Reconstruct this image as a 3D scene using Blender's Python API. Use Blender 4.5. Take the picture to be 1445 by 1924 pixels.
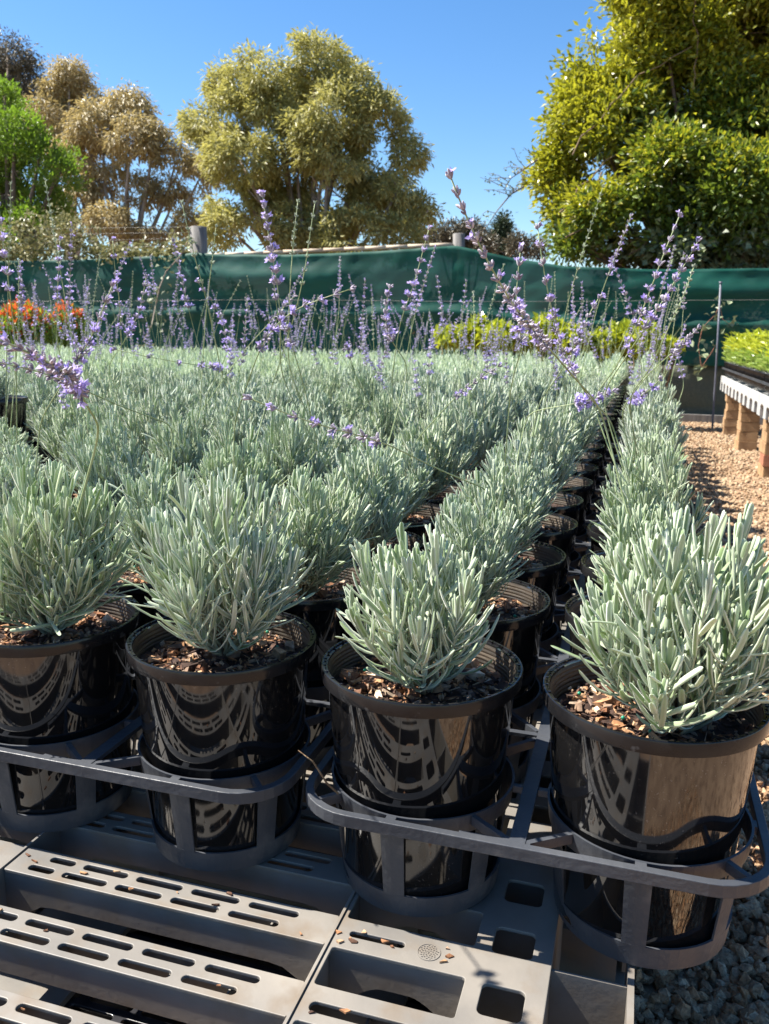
import bpy, bmesh, math, random
import numpy as np
from mathutils import Vector, Matrix

for o in list(bpy.data.objects):
    bpy.data.objects.remove(o)
S = bpy.context.scene
COL = S.collection
rad = math.radians

# ------------------------------------------------------------------ camera
# world: X runs along the rows of pots, Y runs away down the columns, ground z = 0
F_PX, PITCH, ROLL, YAW, CAM_H = 1558.7, rad(11.97), rad(.737), rad(16.86), .90
fw = Vector((-math.sin(YAW) * math.cos(PITCH), math.cos(YAW) * math.cos(PITCH), -math.sin(PITCH)))
rt0 = Vector((math.cos(YAW), math.sin(YAW), 0))
up0 = rt0.cross(fw)
rt = rt0 * math.cos(ROLL) + up0 * math.sin(ROLL)
up = -rt0 * math.sin(ROLL) + up0 * math.cos(ROLL)
cam = bpy.data.cameras.new('camera')
co = bpy.data.objects.new('camera', cam)
COL.objects.link(co)
co.matrix_world = Matrix(((rt.x, up.x, -fw.x, 0), (rt.y, up.y, -fw.y, 0), (rt.z, up.z, -fw.z, CAM_H), (0, 0, 0, 1)))
cam.sensor_fit = 'VERTICAL'
cam.sensor_height = 36
cam.lens = 36 * F_PX / 1924
cam.clip_start = .02
cam.clip_end = 2000
cam.dof.use_dof = True
cam.dof.focus_distance = .85
cam.dof.aperture_fstop = 17
S.camera = co

# ------------------------------------------------------------------ light
SUN_EL, SUN_AZ = rad(54), rad(4)          # sun stands to the left (-X), a touch to the camera's side
sun_dir = Vector((-math.cos(SUN_AZ) * math.cos(SUN_EL), -math.sin(SUN_AZ) * math.cos(SUN_EL), math.sin(SUN_EL)))
w = bpy.data.worlds.new('World')
S.world = w
w.use_nodes = True
nt = w.node_tree
nt.nodes.clear()
wo = nt.nodes.new('ShaderNodeOutputWorld')
bg = nt.nodes.new('ShaderNodeBackground')
sky = nt.nodes.new('ShaderNodeTexSky')
sky.sky_type = 'NISHITA'
sky.sun_disc = False
sky.sun_elevation = SUN_EL
sky.sun_rotation = math.atan2(sun_dir.x, sun_dir.y)
sky.altitude = 100
sky.air_density = 1.0
sky.dust_density = .4
sky.ozone_density = 2.0
hs = nt.nodes.new('ShaderNodeHueSaturation')
hs.inputs['Saturation'].default_value = 1.3
hs.inputs['Hue'].default_value = .503
nt.links.new(sky.outputs[0], hs.inputs['Color'])
nt.links.new(hs.outputs[0], bg.inputs[0])
bg.inputs[1].default_value = .071
nt.links.new(bg.outputs[0], wo.inputs[0])
sl = bpy.data.lights.new('sun', 'SUN')
sl.energy = 5.0
sl.angle = rad(.53)
sl.color = (1, .94, .85)
so = bpy.data.objects.new('sun', sl)
COL.objects.link(so)
so.rotation_euler = sun_dir.to_track_quat('Z', 'Y').to_euler()
S.view_settings.view_transform = 'Standard'
S.view_settings.look = 'None'
S.view_settings.exposure = 1.52
S.view_settings.gamma = 1

# ------------------------------------------------------------------ helpers
def W(x, y, t):
    """point seen at photo pixel x,y (1445x1924) at depth t in front of the lens"""
    d = fw + rt * ((x - 722.5) / F_PX) + up * ((962 - y) / F_PX)
    return d * t + Vector((0, 0, CAM_H))

def PJ(p):
    q = Vector(p) - Vector((0, 0, CAM_H))
    z = q.dot(fw)
    return 722.5 + F_PX * q.dot(rt) / z, 962 - F_PX * q.dot(up) / z, z

def tag(o, label=None, cat=None, group=None, kind=None):
    if label: o['label'] = label
    if cat: o['category'] = cat
    if group: o['group'] = group
    if kind: o['kind'] = kind
    return o

def empty(name, loc, rz=0, **k):
    o = bpy.data.objects.new(name, None)
    COL.objects.link(o)
    o.location = loc
    o.rotation_euler = (0, 0, rz)
    o.empty_display_size = .05
    return tag(o, **k)

def link(name, me, parent=None, loc=None, **k):
    o = bpy.data.objects.new(name, me)
    COL.objects.link(o)
    if parent: o.parent = parent
    if loc is not None: o.location = loc
    return tag(o, **k)

def copy_tree(o, parent=None):
    c = o.copy()
    COL.objects.link(c)
    c.parent = parent
    for ch in KIDS(o):
        copy_tree(ch, c)
    return c

def KIDS(o):
    return list(o.children)

def mesh_np(name, V, F, mats, mi=None, col=None, smooth=True):
    """F: array (n,k) of faces or list of arrays with differing k"""
    V = np.asarray(V, np.float32)
    Fs = F if isinstance(F, list) else [F]
    Fs = [np.asarray(f, np.int32) for f in Fs if len(f)]
    me = bpy.data.meshes.new(name)
    me.vertices.add(len(V))
    me.vertices.foreach_set('co', V.ravel())
    li = np.concatenate([f.ravel() for f in Fs])
    cnt = np.concatenate([np.full(len(f), f.shape[1], np.int32) for f in Fs])
    me.loops.add(len(li))
    me.loops.foreach_set('vertex_index', li)
    me.polygons.add(len(cnt))
    st = np.concatenate([[0], np.cumsum(cnt)[:-1]]).astype(np.int32)
    me.polygons.foreach_set('loop_start', st)
    me.polygons.foreach_set('loop_total', cnt)
    for m in (mats if isinstance(mats, (list, tuple)) else [mats]):
        me.materials.append(m)
    if mi is not None:
        me.polygons.foreach_set('material_index', np.asarray(mi, np.int32))
    me.polygons.foreach_set('use_smooth', np.full(len(cnt), bool(smooth)))
    me.update(calc_edges=True)
    if col is not None:
        a = me.color_attributes.new('tint', 'FLOAT_COLOR', 'POINT')
        c = np.ones((len(V), 4), np.float32)
        c[:, :3] = col
        a.data.foreach_set('color', c.ravel())
    me.validate()
    if smooth == 'angle': me.set_sharp_from_angle(angle=rad(38))
    return me

class MB:
    """collects vertices, faces and tints of one mesh"""
    def __init__(s):
        s.V = []; s.F = {}; s.C = []; s.n = 0; s.M = {}
    def add(s, V, F, col=(0, 0, 0), m=0):
        V = np.asarray(V, float).reshape(-1, 3)
        s.V.append(V)
        c = np.asarray(col, float)
        s.C.append(np.broadcast_to(c, (len(V), 3)) if c.ndim == 1 else c)
        if isinstance(F, list) and len(F) and np.ndim(F[0]) == 1: F = np.array(F)
        for f in (F if isinstance(F, list) else [F]):
            f = np.asarray(f)
            if not len(f): continue
            k = f.shape[1]
            s.F.setdefault(k, []).append(f + s.n)
            s.M.setdefault(k, []).append(np.full(len(f), m))
        s.n += len(V)
    def box(s, x0, x1, y0, y1, z0, z1, col=(0, 0, 0), m=0, xf=None):
        V = np.array([(x, y, z) for z in (z0, z1) for y in (y0, y1) for x in (x0, x1)], float)
        if xf is not None: V = xf(V)
        s.add(V, [(0, 2, 3, 1), (4, 5, 7, 6), (0, 1, 5, 4), (2, 6, 7, 3), (0, 4, 6, 2), (1, 3, 7, 5)], col, m)
    def bar(s, a, b, wd, z0, z1, m=0):
        """flat bar in plan from a to b"""
        a = np.array(a, float); b = np.array(b, float)
        d = (b - a) / np.linalg.norm(b - a); n = np.array([-d[1], d[0]]) * wd / 2
        q = [a - n, b - n, b + n, a + n]
        V = [(p[0], p[1], z) for z in (z0, z1) for p in q]
        s.add(V, [(3, 2, 1, 0), (4, 5, 6, 7), (0, 1, 5, 4), (1, 2, 6, 5), (2, 3, 7, 6), (3, 0, 4, 7)], m=m)
    def tube(s, P, R, n=6, col=(0, 0, 0), m=0, cap=True):
        P = np.asarray(P, float); R = np.broadcast_to(np.asarray(R, float), (len(P),))
        T = np.gradient(P, axis=0); T /= np.linalg.norm(T, axis=1)[:, None] + 1e-9
        ref = np.array([0, 0, 1.]) if abs(T[0, 2]) < .9 else np.array([1., 0, 0])
        A = np.cross(T, ref); A /= np.linalg.norm(A, axis=1)[:, None] + 1e-9
        B = np.cross(T, A)
        th = np.arange(n) * 2 * np.pi / n
        V = P[:, None] + R[:, None, None] * (np.cos(th)[None, :, None] * A[:, None] + np.sin(th)[None, :, None] * B[:, None])
        i = np.arange(len(P) - 1)[:, None] * n; j = np.arange(n)[None]; j2 = (j + 1) % n
        F = np.stack([i + j, i + j2, i + n + j2, i + n + j], -1).reshape(-1, 4)
        fs = [F]
        if cap:
            s.add(V.reshape(-1, 3), fs, col, m)
            L = s.n - n
            s.F.setdefault(n, []).append(np.array([[L + q for q in range(n)]]))
            s.M.setdefault(n, []).append(np.array([m]))
        else:
            s.add(V.reshape(-1, 3), fs, col, m)
    def lathe(s, prof, c=(0, 0), n=48, m=0, arcs=None):
        """prof: list of (r,z); arcs None = full turn or (a0,a1) span closed at its ends"""
        pr = np.array(prof, float); k = len(pr)
        if arcs is None:
            th = np.arange(n) * 2 * np.pi / n
            V = np.stack([c[0] + pr[None, :, 0] * np.cos(th)[:, None], c[1] + pr[None, :, 0] * np.sin(th)[:, None], np.broadcast_to(pr[None, :, 1], (n, k))], -1)
            i = np.arange(n)[:, None]; i2 = (i + 1) % n; j = np.arange(k - 1)[None]
            s.add(V, np.stack([i * k + j, i2 * k + j, i2 * k + j + 1, i * k + j + 1], -1).reshape(-1, 4), m=m)
        else:
            th = np.linspace(arcs[0], arcs[1], n)
            V = np.stack([c[0] + pr[None, :, 0] * np.cos(th)[:, None], c[1] + pr[None, :, 0] * np.sin(th)[:, None], np.broadcast_to(pr[None, :, 1], (n, k))], -1)
            i = np.arange(n - 1)[:, None]; j = np.arange(k)[None]; j2 = (j + 1) % k
            F = np.stack([i * k + j, (i + 1) * k + j, (i + 1) * k + j2, i * k + j2], -1).reshape(-1, 4)
            s.add(V, F, m=m)
            b = s.n - n * k
            s.F.setdefault(k, []).append(np.array([[b + q for q in range(k)], [b + (n - 1) * k + q for q in range(k - 1, -1, -1)]]))
            s.M.setdefault(k, []).append(np.array([m, m]))
    def mesh(s, name, mats, smooth=True, tint=True):
        ks = list(s.F)
        F = [np.concatenate(s.F[k]) for k in ks]
        M = np.concatenate([np.concatenate(s.M[k]) for k in ks])
        return mesh_np(name, np.concatenate(s.V), F, mats, M, np.concatenate(s.C) if tint else None, smooth)
    def addmesh(s, me, m=0):
        V = np.array([v.co[:] for v in me.vertices])
        by = {}
        for p in me.polygons:
            by.setdefault(len(p.vertices), []).append(list(p.vertices))
        s.add(V, [np.array(f) for f in by.values()], m=m)

def rrect(x0, x1, y0, y1, r, n=5):
    out = []
    for cx, cy, a in ((x1 - r, y0 + r, -90), (x1 - r, y1 - r, 0), (x0 + r, y1 - r, 90), (x0 + r, y0 + r, 180)):
        for i in range(n + 1):
            t = rad(a + 90 * i / n)
            out.append((cx + r * math.cos(t), cy + r * math.sin(t)))
    return out

def plate(outlines, z0, z1, bevel=.0008):
    """flat plate with real holes from closed outlines (first outer, rest holes)"""
    cu = bpy.data.curves.new('plate', 'CURVE')
    cu.dimensions = '2D'; cu.fill_mode = 'BOTH'
    for pts in outlines:
        sp = cu.splines.new('POLY'); sp.points.add(len(pts) - 1)
        for i, p in enumerate(pts): sp.points[i].co = (p[0], p[1], 0, 1)
        sp.use_cyclic_u = True
    cu.extrude = max((z1 - z0) / 2 - bevel, .0001); cu.bevel_depth = bevel; cu.bevel_resolution = 1; cu.offset = -bevel
    o = bpy.data.objects.new('plate', cu); COL.objects.link(o)
    bpy.context.view_layer.update()
    me = bpy.data.meshes.new_from_object(o.evaluated_get(bpy.context.evaluated_depsgraph_get()))
    bpy.data.objects.remove(o); bpy.data.curves.remove(cu)
    me.transform(Matrix.Translation((0, 0, (z0 + z1) / 2)))
    return me

# ------------------------------------------------------------------ materials
def newmat(name):
    m = bpy.data.materials.new(name); m.use_nodes = True
    n = m.node_tree.nodes; n.clear()
    out = n.new('ShaderNodeOutputMaterial')
    b = n.new('ShaderNodeBsdfPrincipled')
    m.node_tree.links.new(b.outputs[0], out.inputs[0])
    return m, m.node_tree, n, b, out

def noisy(name, c1, c2, scale=8, rough=.6, bump=0, bscale=None, detail=5, spec=.5, lo=.35, hi=.65, c3=None, s3=30, lo3=.6, hi3=.7, coord='Object', stretch=None):
    m, t, n, b, out = newmat(name)
    tc = n.new('ShaderNodeTexCoord')
    src = tc.outputs[coord]
    if stretch:
        mp = n.new('ShaderNodeMapping'); mp.inputs['Scale'].default_value = stretch
        t.links.new(src, mp.inputs[0]); src = mp.outputs[0]
    def rng(sc, a, bb, det=detail):
        no = n.new('ShaderNodeTexNoise'); no.inputs['Scale'].default_value = sc; no.inputs['Detail'].default_value = det
        t.links.new(src, no.inputs['Vector'])
        mr = n.new('ShaderNodeMapRange'); mr.inputs[1].default_value = a; mr.inputs[2].default_value = bb
        t.links.new(no.outputs[0], mr.inputs[0])
        return no, mr
    no, mr = rng(scale, lo, hi)
    mx = n.new('ShaderNodeMix'); mx.data_type = 'RGBA'
    mx.inputs[6].default_value = (*c1, 1); mx.inputs[7].default_value = (*c2, 1)
    t.links.new(mr.outputs[0], mx.inputs[0])
    res = mx.outputs[2]
    if c3:
        n3, m3 = rng(s3, lo3, hi3)
        mx2 = n.new('ShaderNodeMix'); mx2.data_type = 'RGBA'
        t.links.new(res, mx2.inputs[6]); mx2.inputs[7].default_value = (*c3, 1)
        t.links.new(m3.outputs[0], mx2.inputs[0]); res = mx2.outputs[2]
    t.links.new(res, b.inputs['Base Color'])
    b.inputs['Roughness'].default_value = rough
    b.inputs['Specular IOR Level'].default_value = spec
    if bump:
        nb, mb = rng(bscale or scale * 6, 0, 1)
        bp = n.new('ShaderNodeBump'); bp.inputs['Strength'].default_value = bump; bp.inputs['Distance'].default_value = .01
        t.links.new(nb.outputs[0], bp.inputs['Height']); t.links.new(bp.outputs[0], b.inputs['Normal'])
    return m

def leafmat(name, cA, cB, cS=None, rough=.5, trans=.25, tcol=None, sheen=0, spec=.4, vary=False):
    """tint.r = midrib stripe, tint.g = leaf-to-leaf variation"""
    m, t, n, b, out = newmat(name)
    at = n.new('ShaderNodeAttribute'); at.attribute_name = 'tint'
    sp = n.new('ShaderNodeSeparateColor'); t.links.new(at.outputs['Color'], sp.inputs[0])
    mx = n.new('ShaderNodeMix'); mx.data_type = 'RGBA'
    mx.inputs[6].default_value = (*cA, 1); mx.inputs[7].default_value = (*cB, 1)
    t.links.new(sp.outputs[1], mx.inputs[0]); res = mx.outputs[2]
    if cS:
        m2 = n.new('ShaderNodeMix'); m2.data_type = 'RGBA'
        t.links.new(sp.outputs[0], m2.inputs[0]); t.links.new(res, m2.inputs[6]); m2.inputs[7].default_value = (*cS, 1)
        res = m2.outputs[2]
    if vary:                                        # plants differ a little from one another
        oi = n.new('ShaderNodeObjectInfo')
        m4 = n.new('ShaderNodeMix'); m4.data_type = 'RGBA'; m4.blend_type = 'MULTIPLY'; m4.inputs[0].default_value = 1
        cr = n.new('ShaderNodeValToRGB'); e = cr.color_ramp.elements
        e[0].color = (.90, .94, .82, 1); e[1].color = (1, 1, 1, 1); e.new(.3).color = (1, 1, .94, 1); e.new(.65).color = (.93, .96, .96, 1)
        t.links.new(oi.outputs['Random'], cr.inputs[0]); t.links.new(res, m4.inputs[6]); t.links.new(cr.outputs[0], m4.inputs[7]); res = m4.outputs[2]
    t.links.new(res, b.inputs['Base Color'])
    b.inputs['Roughness'].default_value = rough
    b.inputs['Specular IOR Level'].default_value = spec
    if sheen:
        b.inputs['Sheen Weight'].default_value = sheen; b.inputs['Sheen Roughness'].default_value = .4
    if trans:
        tr = n.new('ShaderNodeBsdfTranslucent')
        if tcol:
            m3 = n.new('ShaderNodeMix'); m3.data_type = 'RGBA'; m3.inputs[0].default_value = .7
            t.links.new(res, m3.inputs[6]); m3.inputs[7].default_value = (*tcol, 1)
            t.links.new(m3.outputs[2], tr.inputs[0])
        else:
            t.links.new(res, tr.inputs[0])
        ms = n.new('ShaderNodeMixShader'); ms.inputs[0].default_value = trans
        t.links.new(b.outputs[0], ms.inputs[1]); t.links.new(tr.outputs[0], ms.inputs[2])
        t.links.new(ms.outputs[0], out.inputs[0])
    return m

def tintmat(name, cols, rough=.85, bump=.5, bscale=300, spec=.3):
    """tint.g picks a colour along a ramp"""
    m, t, n, b, out = newmat(name)
    at = n.new('ShaderNodeAttribute'); at.attribute_name = 'tint'
    sp = n.new('ShaderNodeSeparateColor'); t.links.new(at.outputs['Color'], sp.inputs[0])
    cr = n.new('ShaderNodeValToRGB')
    el = cr.color_ramp.elements
    while len(el) < len(cols): el.new(.5)
    for i, c in enumerate(cols):
        el[i].position = i / (len(cols) - 1); el[i].color = (*c, 1)
    t.links.new(sp.outputs[1], cr.inputs[0])
    tc = n.new('ShaderNodeTexCoord')
    no = n.new('ShaderNodeTexNoise'); no.inputs['Scale'].default_value = bscale; no.inputs['Detail'].default_value = 4
    t.links.new(tc.outputs['Object'], no.inputs[0])
    mr = n.new('ShaderNodeMapRange'); mr.inputs[3].default_value = .55; mr.inputs[4].default_value = 1.35; mr.inputs[1].default_value = .3; mr.inputs[2].default_value = .7
    t.links.new(no.outputs[0], mr.inputs[0])
    mu = n.new('ShaderNodeVectorMath'); mu.operation = 'SCALE'
    t.links.new(cr.outputs[0], mu.inputs[0]); t.links.new(mr.outputs[0], mu.inputs['Scale'])
    t.links.new(mu.outputs[0], b.inputs['Base Color'])
    bp = n.new('ShaderNodeBump'); bp.inputs['Strength'].default_value = bump; bp.inputs['Distance'].default_value = .003
    t.links.new(no.outputs[0], bp.inputs['Height']); t.links.new(bp.outputs[0], b.inputs['Normal'])
    b.inputs['Roughness'].default_value = rough; b.inputs['Specular IOR Level'].default_value = spec
    return m

M = {}
M['lav'] = leafmat('lavender leaf', (.52, .59, .45), (.95, .97, .88), (.10, .19, .035), rough=.62, trans=.26, vary=True, tcol=(.55, .72, .32), sheen=.35, spec=.3)
M['lavbig'] = leafmat('lavender leaf wide', (.48, .56, .40), (.88, .92, .79), (.12, .215, .04), rough=.65, trans=.22, tcol=(.5, .68, .26), sheen=.35, spec=.3)
M['wood'] = noisy('lavender stem bark', (.12, .07, .035), (.25, .17, .09), 60, .8, .3)
M['gstem'] = noisy('flower stem', (.22, .28, .11), (.36, .42, .22), 40, .6)
M['sagestem'] = noisy('young lavender stem', (.26, .27, .17), (.42, .44, .30), 60, .7)
M['calyx'] = leafmat('calyx', (.19, .16, .23), (.52, .47, .53), rough=.75, trans=.1, sheen=.4)
M['calyx_green'] = leafmat('green calyx', (.22, .29, .16), (.42, .46, .36), rough=.75, trans=.1, sheen=.4)
M['corolla'] = leafmat('corolla', (.42, .33, .74), (.68, .59, .92), rough=.6, trans=.4)
M['chip'] = tintmat('pine bark mulch', [(.02, .012, .01), (.07, .038, .026), (.20, .09, .045), (.34, .17, .08), (.50, .32, .18), (.16, .11, .09), (.62, .48, .34)], bscale=120)
M['gravel'] = tintmat('crushed gravel', [(.17, .095, .05), (.28, .175, .10), (.37, .25, .15), (.34, .165, .07), (.46, .33, .21), (.22, .115, .055)], bscale=220, bump=.8)
M['path'] = tintmat('pale gravel', [(.20, .125, .07), (.34, .24, .145), (.44, .32, .20), (.26, .16, .09), (.48, .38, .26)], bscale=60)
M['ground'] = noisy('ground', (.16, .10, .065), (.28, .18, .11), 6, .95, .6, 60)
M['pebble'] = noisy('pale ground', (.21, .13, .075), (.34, .225, .135), 9, .95, .9, 45, c3=(.15, .09, .05), s3=22, lo3=.55, hi3=.65)
M['brick'] = noisy('brick', (.28, .165, .08), (.40, .26, .135), 9, .85, .3, 90)
M['brick_red'] = noisy('red brick', (.30, .12, .07), (.38, .17, .10), 9, .85, .3, 90)
M['poly'] = noisy('white polystyrene', (.36, .37, .36), (.46, .46, .44), 12, .7, .2, 120)
M['cement'] = noisy('post timber', (.11, .105, .10), (.19, .18, .165), 6, .85, .3, 60, stretch=(4, 4, .6))
M['rail'] = noisy('rail timber', (.42, .33, .24), (.55, .45, .34), 3, .8, .3, 40, stretch=(.5, 4, 4))
M['steel'] = noisy('steel post', (.07, .075, .10), (.12, .125, .16), 20, .5)
M['wire'] = noisy('fence wire', (.16, .17, .16), (.24, .24, .22), 20, .4)
M['label'] = noisy('white plastic label', (.72, .73, .76), (.8, .8, .8), 20, .4)
M['pellet'] = noisy('green fertiliser', (.0, .16, .09), (.01, .24, .14), 20, .3)

def pot_material():
    m, t, n, b, out = newmat('glossy black plastic')
    tc = n.new('ShaderNodeTexCoord')
    no = n.new('ShaderNodeTexNoise'); no.inputs['Scale'].default_value = 420; no.inputs['Detail'].default_value = 2
    t.links.new(tc.outputs['Object'], no.inputs[0])
    n2 = n.new('ShaderNodeTexNoise'); n2.inputs['Scale'].default_value = 9; n2.inputs['Detail'].default_value = 3
    t.links.new(tc.outputs['Object'], n2.inputs[0])
    a = n.new('ShaderNodeMapRange'); a.inputs[1].default_value = .66; a.inputs[2].default_value = .74
    t.links.new(no.outputs[0], a.inputs[0])
    c = n.new('ShaderNodeMapRange'); c.inputs[1].default_value = .42; c.inputs[2].default_value = .7
    t.links.new(n2.outputs[0], c.inputs[0])
    mu = n.new('ShaderNodeMath'); mu.operation = 'MULTIPLY'
    t.links.new(a.outputs[0], mu.inputs[0]); t.links.new(c.outputs[0], mu.inputs[1])
    ad = n.new('ShaderNodeMath'); ad.operation = 'MULTIPLY_ADD'; ad.inputs[1].default_value = .05
    t.links.new(c.outputs[0], ad.inputs[0]); t.links.new(mu.outputs[0], ad.inputs[2])
    mx = n.new('ShaderNodeMix'); mx.data_type = 'RGBA'
    mx.inputs[6].default_value = (.006, .006, .0065, 1); mx.inputs[7].default_value = (.12, .11, .10, 1)
    t.links.new(ad.outputs[0], mx.inputs[0])
    t.links.new(mx.outputs[2], b.inputs['Base Color'])
    ro = n.new('ShaderNodeMapRange'); ro.inputs[3].default_value = .03; ro.inputs[4].default_value = .10
    t.links.new(c.outputs[0], ro.inputs[0]); t.links.new(ro.outputs[0], b.inputs['Roughness'])
    b.inputs['Specular IOR Level'].default_value = 1.0
    b.inputs['IOR'].default_value = 1.5
    # faint moulding waves so reflections are not perfect
    n3 = n.new('ShaderNodeTexNoise'); n3.inputs['Scale'].default_value = 14; n3.inputs['Detail'].default_value = 1
    t.links.new(tc.outputs['Object'], n3.inputs[0])
    bp = n.new('ShaderNodeBump'); bp.inputs['Strength'].default_value = .06; bp.inputs['Distance'].default_value = .01
    t.links.new(n3.outputs[0], bp.inputs['Height']); t.links.new(bp.outputs[0], b.inputs['Normal'])
    return m
M['pot'] = pot_material()
M['rim'] = noisy('scuffed black plastic rim', (.006, .006, .007), (.014, .014, .015), 25, .13, .03, 60, c3=(.12, .12, .12), s3=70, lo3=.64, hi3=.85, spec=.3)
M['inner'] = noisy('pot inside', (.03, .026, .022), (.10, .08, .06), 12, .42, .15, 80, stretch=(1, 1, 12))
M['tray'] = noisy('dark grey plastic', (.036, .040, .048), (.062, .066, .074), 10, .42, .1, 120, c3=(.2, .18, .16), s3=18, lo3=.62, hi3=.85)
M['pallet'] = noisy('dusty grey pallet plastic', (.10, .096, .09), (.235, .212, .18), 6, .55, .03, 160, c3=(.15, .115, .08), s3=22, lo3=.5, hi3=.78, lo=.3, hi=.7)
M['tube'] = noisy('forestry tube', (.012, .012, .014), (.03, .03, .035), 30, .3)

# ------------------------------------------------------------------ setting
def sheet(name, x0, x1, y0, y1, z, m, kind='structure'):
    V = [(x0, y0, z), (x1, y0, z), (x1, y1, z), (x0, y1, z)]
    return link(name, mesh_np(name, V, np.array([[0, 1, 2, 3]]), m, smooth=False), kind=kind)
sheet('ground', -400, 400, -200, 600, 0, M['ground'])
sheet('path', .05, 4.5, -6, 9.85, .004, M['pebble'])

def stones(name, n, xr, yr, size, mat, seed, z=.0, layers=2, kind='stuff', **k):
    r = np.random.default_rng(seed)
    base = []
    for q in range(8):
        bm = bmesh.new(); bmesh.ops.create_icosphere(bm, subdivisions=1, radius=1)
        v = np.array([x.co[:] for x in bm.verts])
        if q == 0: F = np.array([[x.index for x in f.verts] for f in bm.faces])
        bm.free()
        rr = np.random.default_rng(100 + q)
        v = v * rr.uniform(.72, 1.2, (len(v), 1))
        for _ in range(4):                                   # chop flat faces
            d = rr.normal(size=3); d /= np.linalg.norm(d); lim = rr.uniform(.45, .7)
            ov = np.maximum(v @ d - lim, 0); v = v - ov[:, None] * d
        base.append(v * np.array([1.15, .9, .75]))
    V = []; C = []
    nv = len(base[0])
    Q = r.integers(0, 8, n)
    sz = r.uniform(.55, 1.15, n) * size
    ang = r.uniform(0, 2 * np.pi, (n, 3)); ang[:, 1:] *= .2
    pos = np.stack([r.uniform(*xr, n), r.uniform(*yr, n), z + sz * .35 + r.integers(0, layers, n) * size * .55], -1)
    B = np.stack(base)[Q]
    def rot(B, a, i, j):
        c, s = np.cos(a)[:, None], np.sin(a)[:, None]
        x, y = B[..., i].copy(), B[..., j].copy(); B[..., i] = c * x - s * y; B[..., j] = s * x + c * y
    rot(B, ang[:, 1], 0, 2); rot(B, ang[:, 2], 1, 2); rot(B, ang[:, 0], 0, 1)
    V = B * sz[:, None, None] + pos[:, None]
    Fall = (F[None] + (np.arange(n) * nv)[:, None, None]).reshape(-1, 3)
    C = np.zeros((n, nv, 3)); C[..., 1] = r.uniform(0, 1, n)[:, None]
    return link(name, mesh_np(name, V.reshape(-1, 3), Fall, mat, col=C.reshape(-1, 3), smooth=False), kind=kind, **k)
stones('gravel', 14000, (-.12, .60), (.30, 2.3), .0135, M['gravel'], 1, layers=3, label='dark crushed gravel lying below the edge of the pallet', cat='gravel')
stones('path_gravel', 14000, (.1, 1.6), (2.4, 9.8), .016, M['path'], 2, z=.002, layers=1, label='pale tan gravel along the path beside the brick stacks', cat='gravel')

# ------------------------------------------------------------------ shade cloth fence (y ~ 10)
FY = 10.0
def top_z(x):
    pts = [(-16, 1.93), (-9, 1.86), (-7.4, 1.86), (-6, 1.90), (-5.66, 1.93), (-5.3, 1.90), (-4.2, 1.88), (-3, 1.91), (-2.19, 1.95), (-1.5, 1.80), (-.9, 1.70), (0, 1.66), (1.4, 1.66), (3, 1.68), (9, 1.7)]
    return float(np.interp(x, [p[0] for p in pts], [p[1] for p in pts]))
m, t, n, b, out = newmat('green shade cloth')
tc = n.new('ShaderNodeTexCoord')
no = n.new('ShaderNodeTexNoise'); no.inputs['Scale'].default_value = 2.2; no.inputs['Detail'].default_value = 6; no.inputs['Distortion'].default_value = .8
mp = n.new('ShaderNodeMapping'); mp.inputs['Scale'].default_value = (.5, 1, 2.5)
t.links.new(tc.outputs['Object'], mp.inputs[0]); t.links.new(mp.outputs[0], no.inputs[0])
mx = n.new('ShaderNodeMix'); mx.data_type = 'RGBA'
mx.inputs[6].default_value = (.002, .028, .025, 1); mx.inputs[7].default_value = (.008, .21, .15, 1)  # green patches put sun flecks and tree shadow into the cloth colour
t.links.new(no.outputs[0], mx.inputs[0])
b.inputs['Roughness'].default_value = .6
t.links.new(mx.outputs[2], b.inputs['Base Color'])
tr = n.new('ShaderNodeBsdfTranslucent'); t.links.new(mx.outputs[2], tr.inputs[0])
tp = n.new('ShaderNodeBsdfTransparent')
s1 = n.new('ShaderNodeMixShader'); s1.inputs[0].default_value = .5
s2 = n.new('ShaderNodeMixShader'); s2.inputs[0].default_value = .15
t.links.new(b.outputs[0], s1.inputs[1]); t.links.new(tr.outputs[0], s1.inputs[2])
t.links.new(s1.outputs[0], s2.inputs[1]); t.links.new(tp.outputs[0], s2.inputs[2]); t.links.new(s2.outputs[0], out.inputs[0])
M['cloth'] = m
m, t, n, b, out = newmat('dark woven mat')
tc = n.new('ShaderNodeTexCoord')
br = n.new('ShaderNodeTexBrick'); br.inputs['Scale'].default_value = 22; br.inputs['Mortar Size'].default_value = .06
br.inputs['Color1'].default_value = (.20, .19, .12, 1); br.inputs['Color2'].default_value = (.12, .13, .09, 1); br.inputs['Mortar'].default_value = (.006, .02, .016, 1)
mp = n.new('ShaderNodeMapping'); mp.inputs['Rotation'].default_value = (rad(90), 0, 0)
t.links.new(tc.outputs['Object'], mp.inputs[0]); t.links.new(mp.outputs[0], br.inputs[0])
t.links.new(br.outputs[0], b.inputs['Base Color']); b.inputs['Roughness'].default_value = .8
M['mat'] = m

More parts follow.
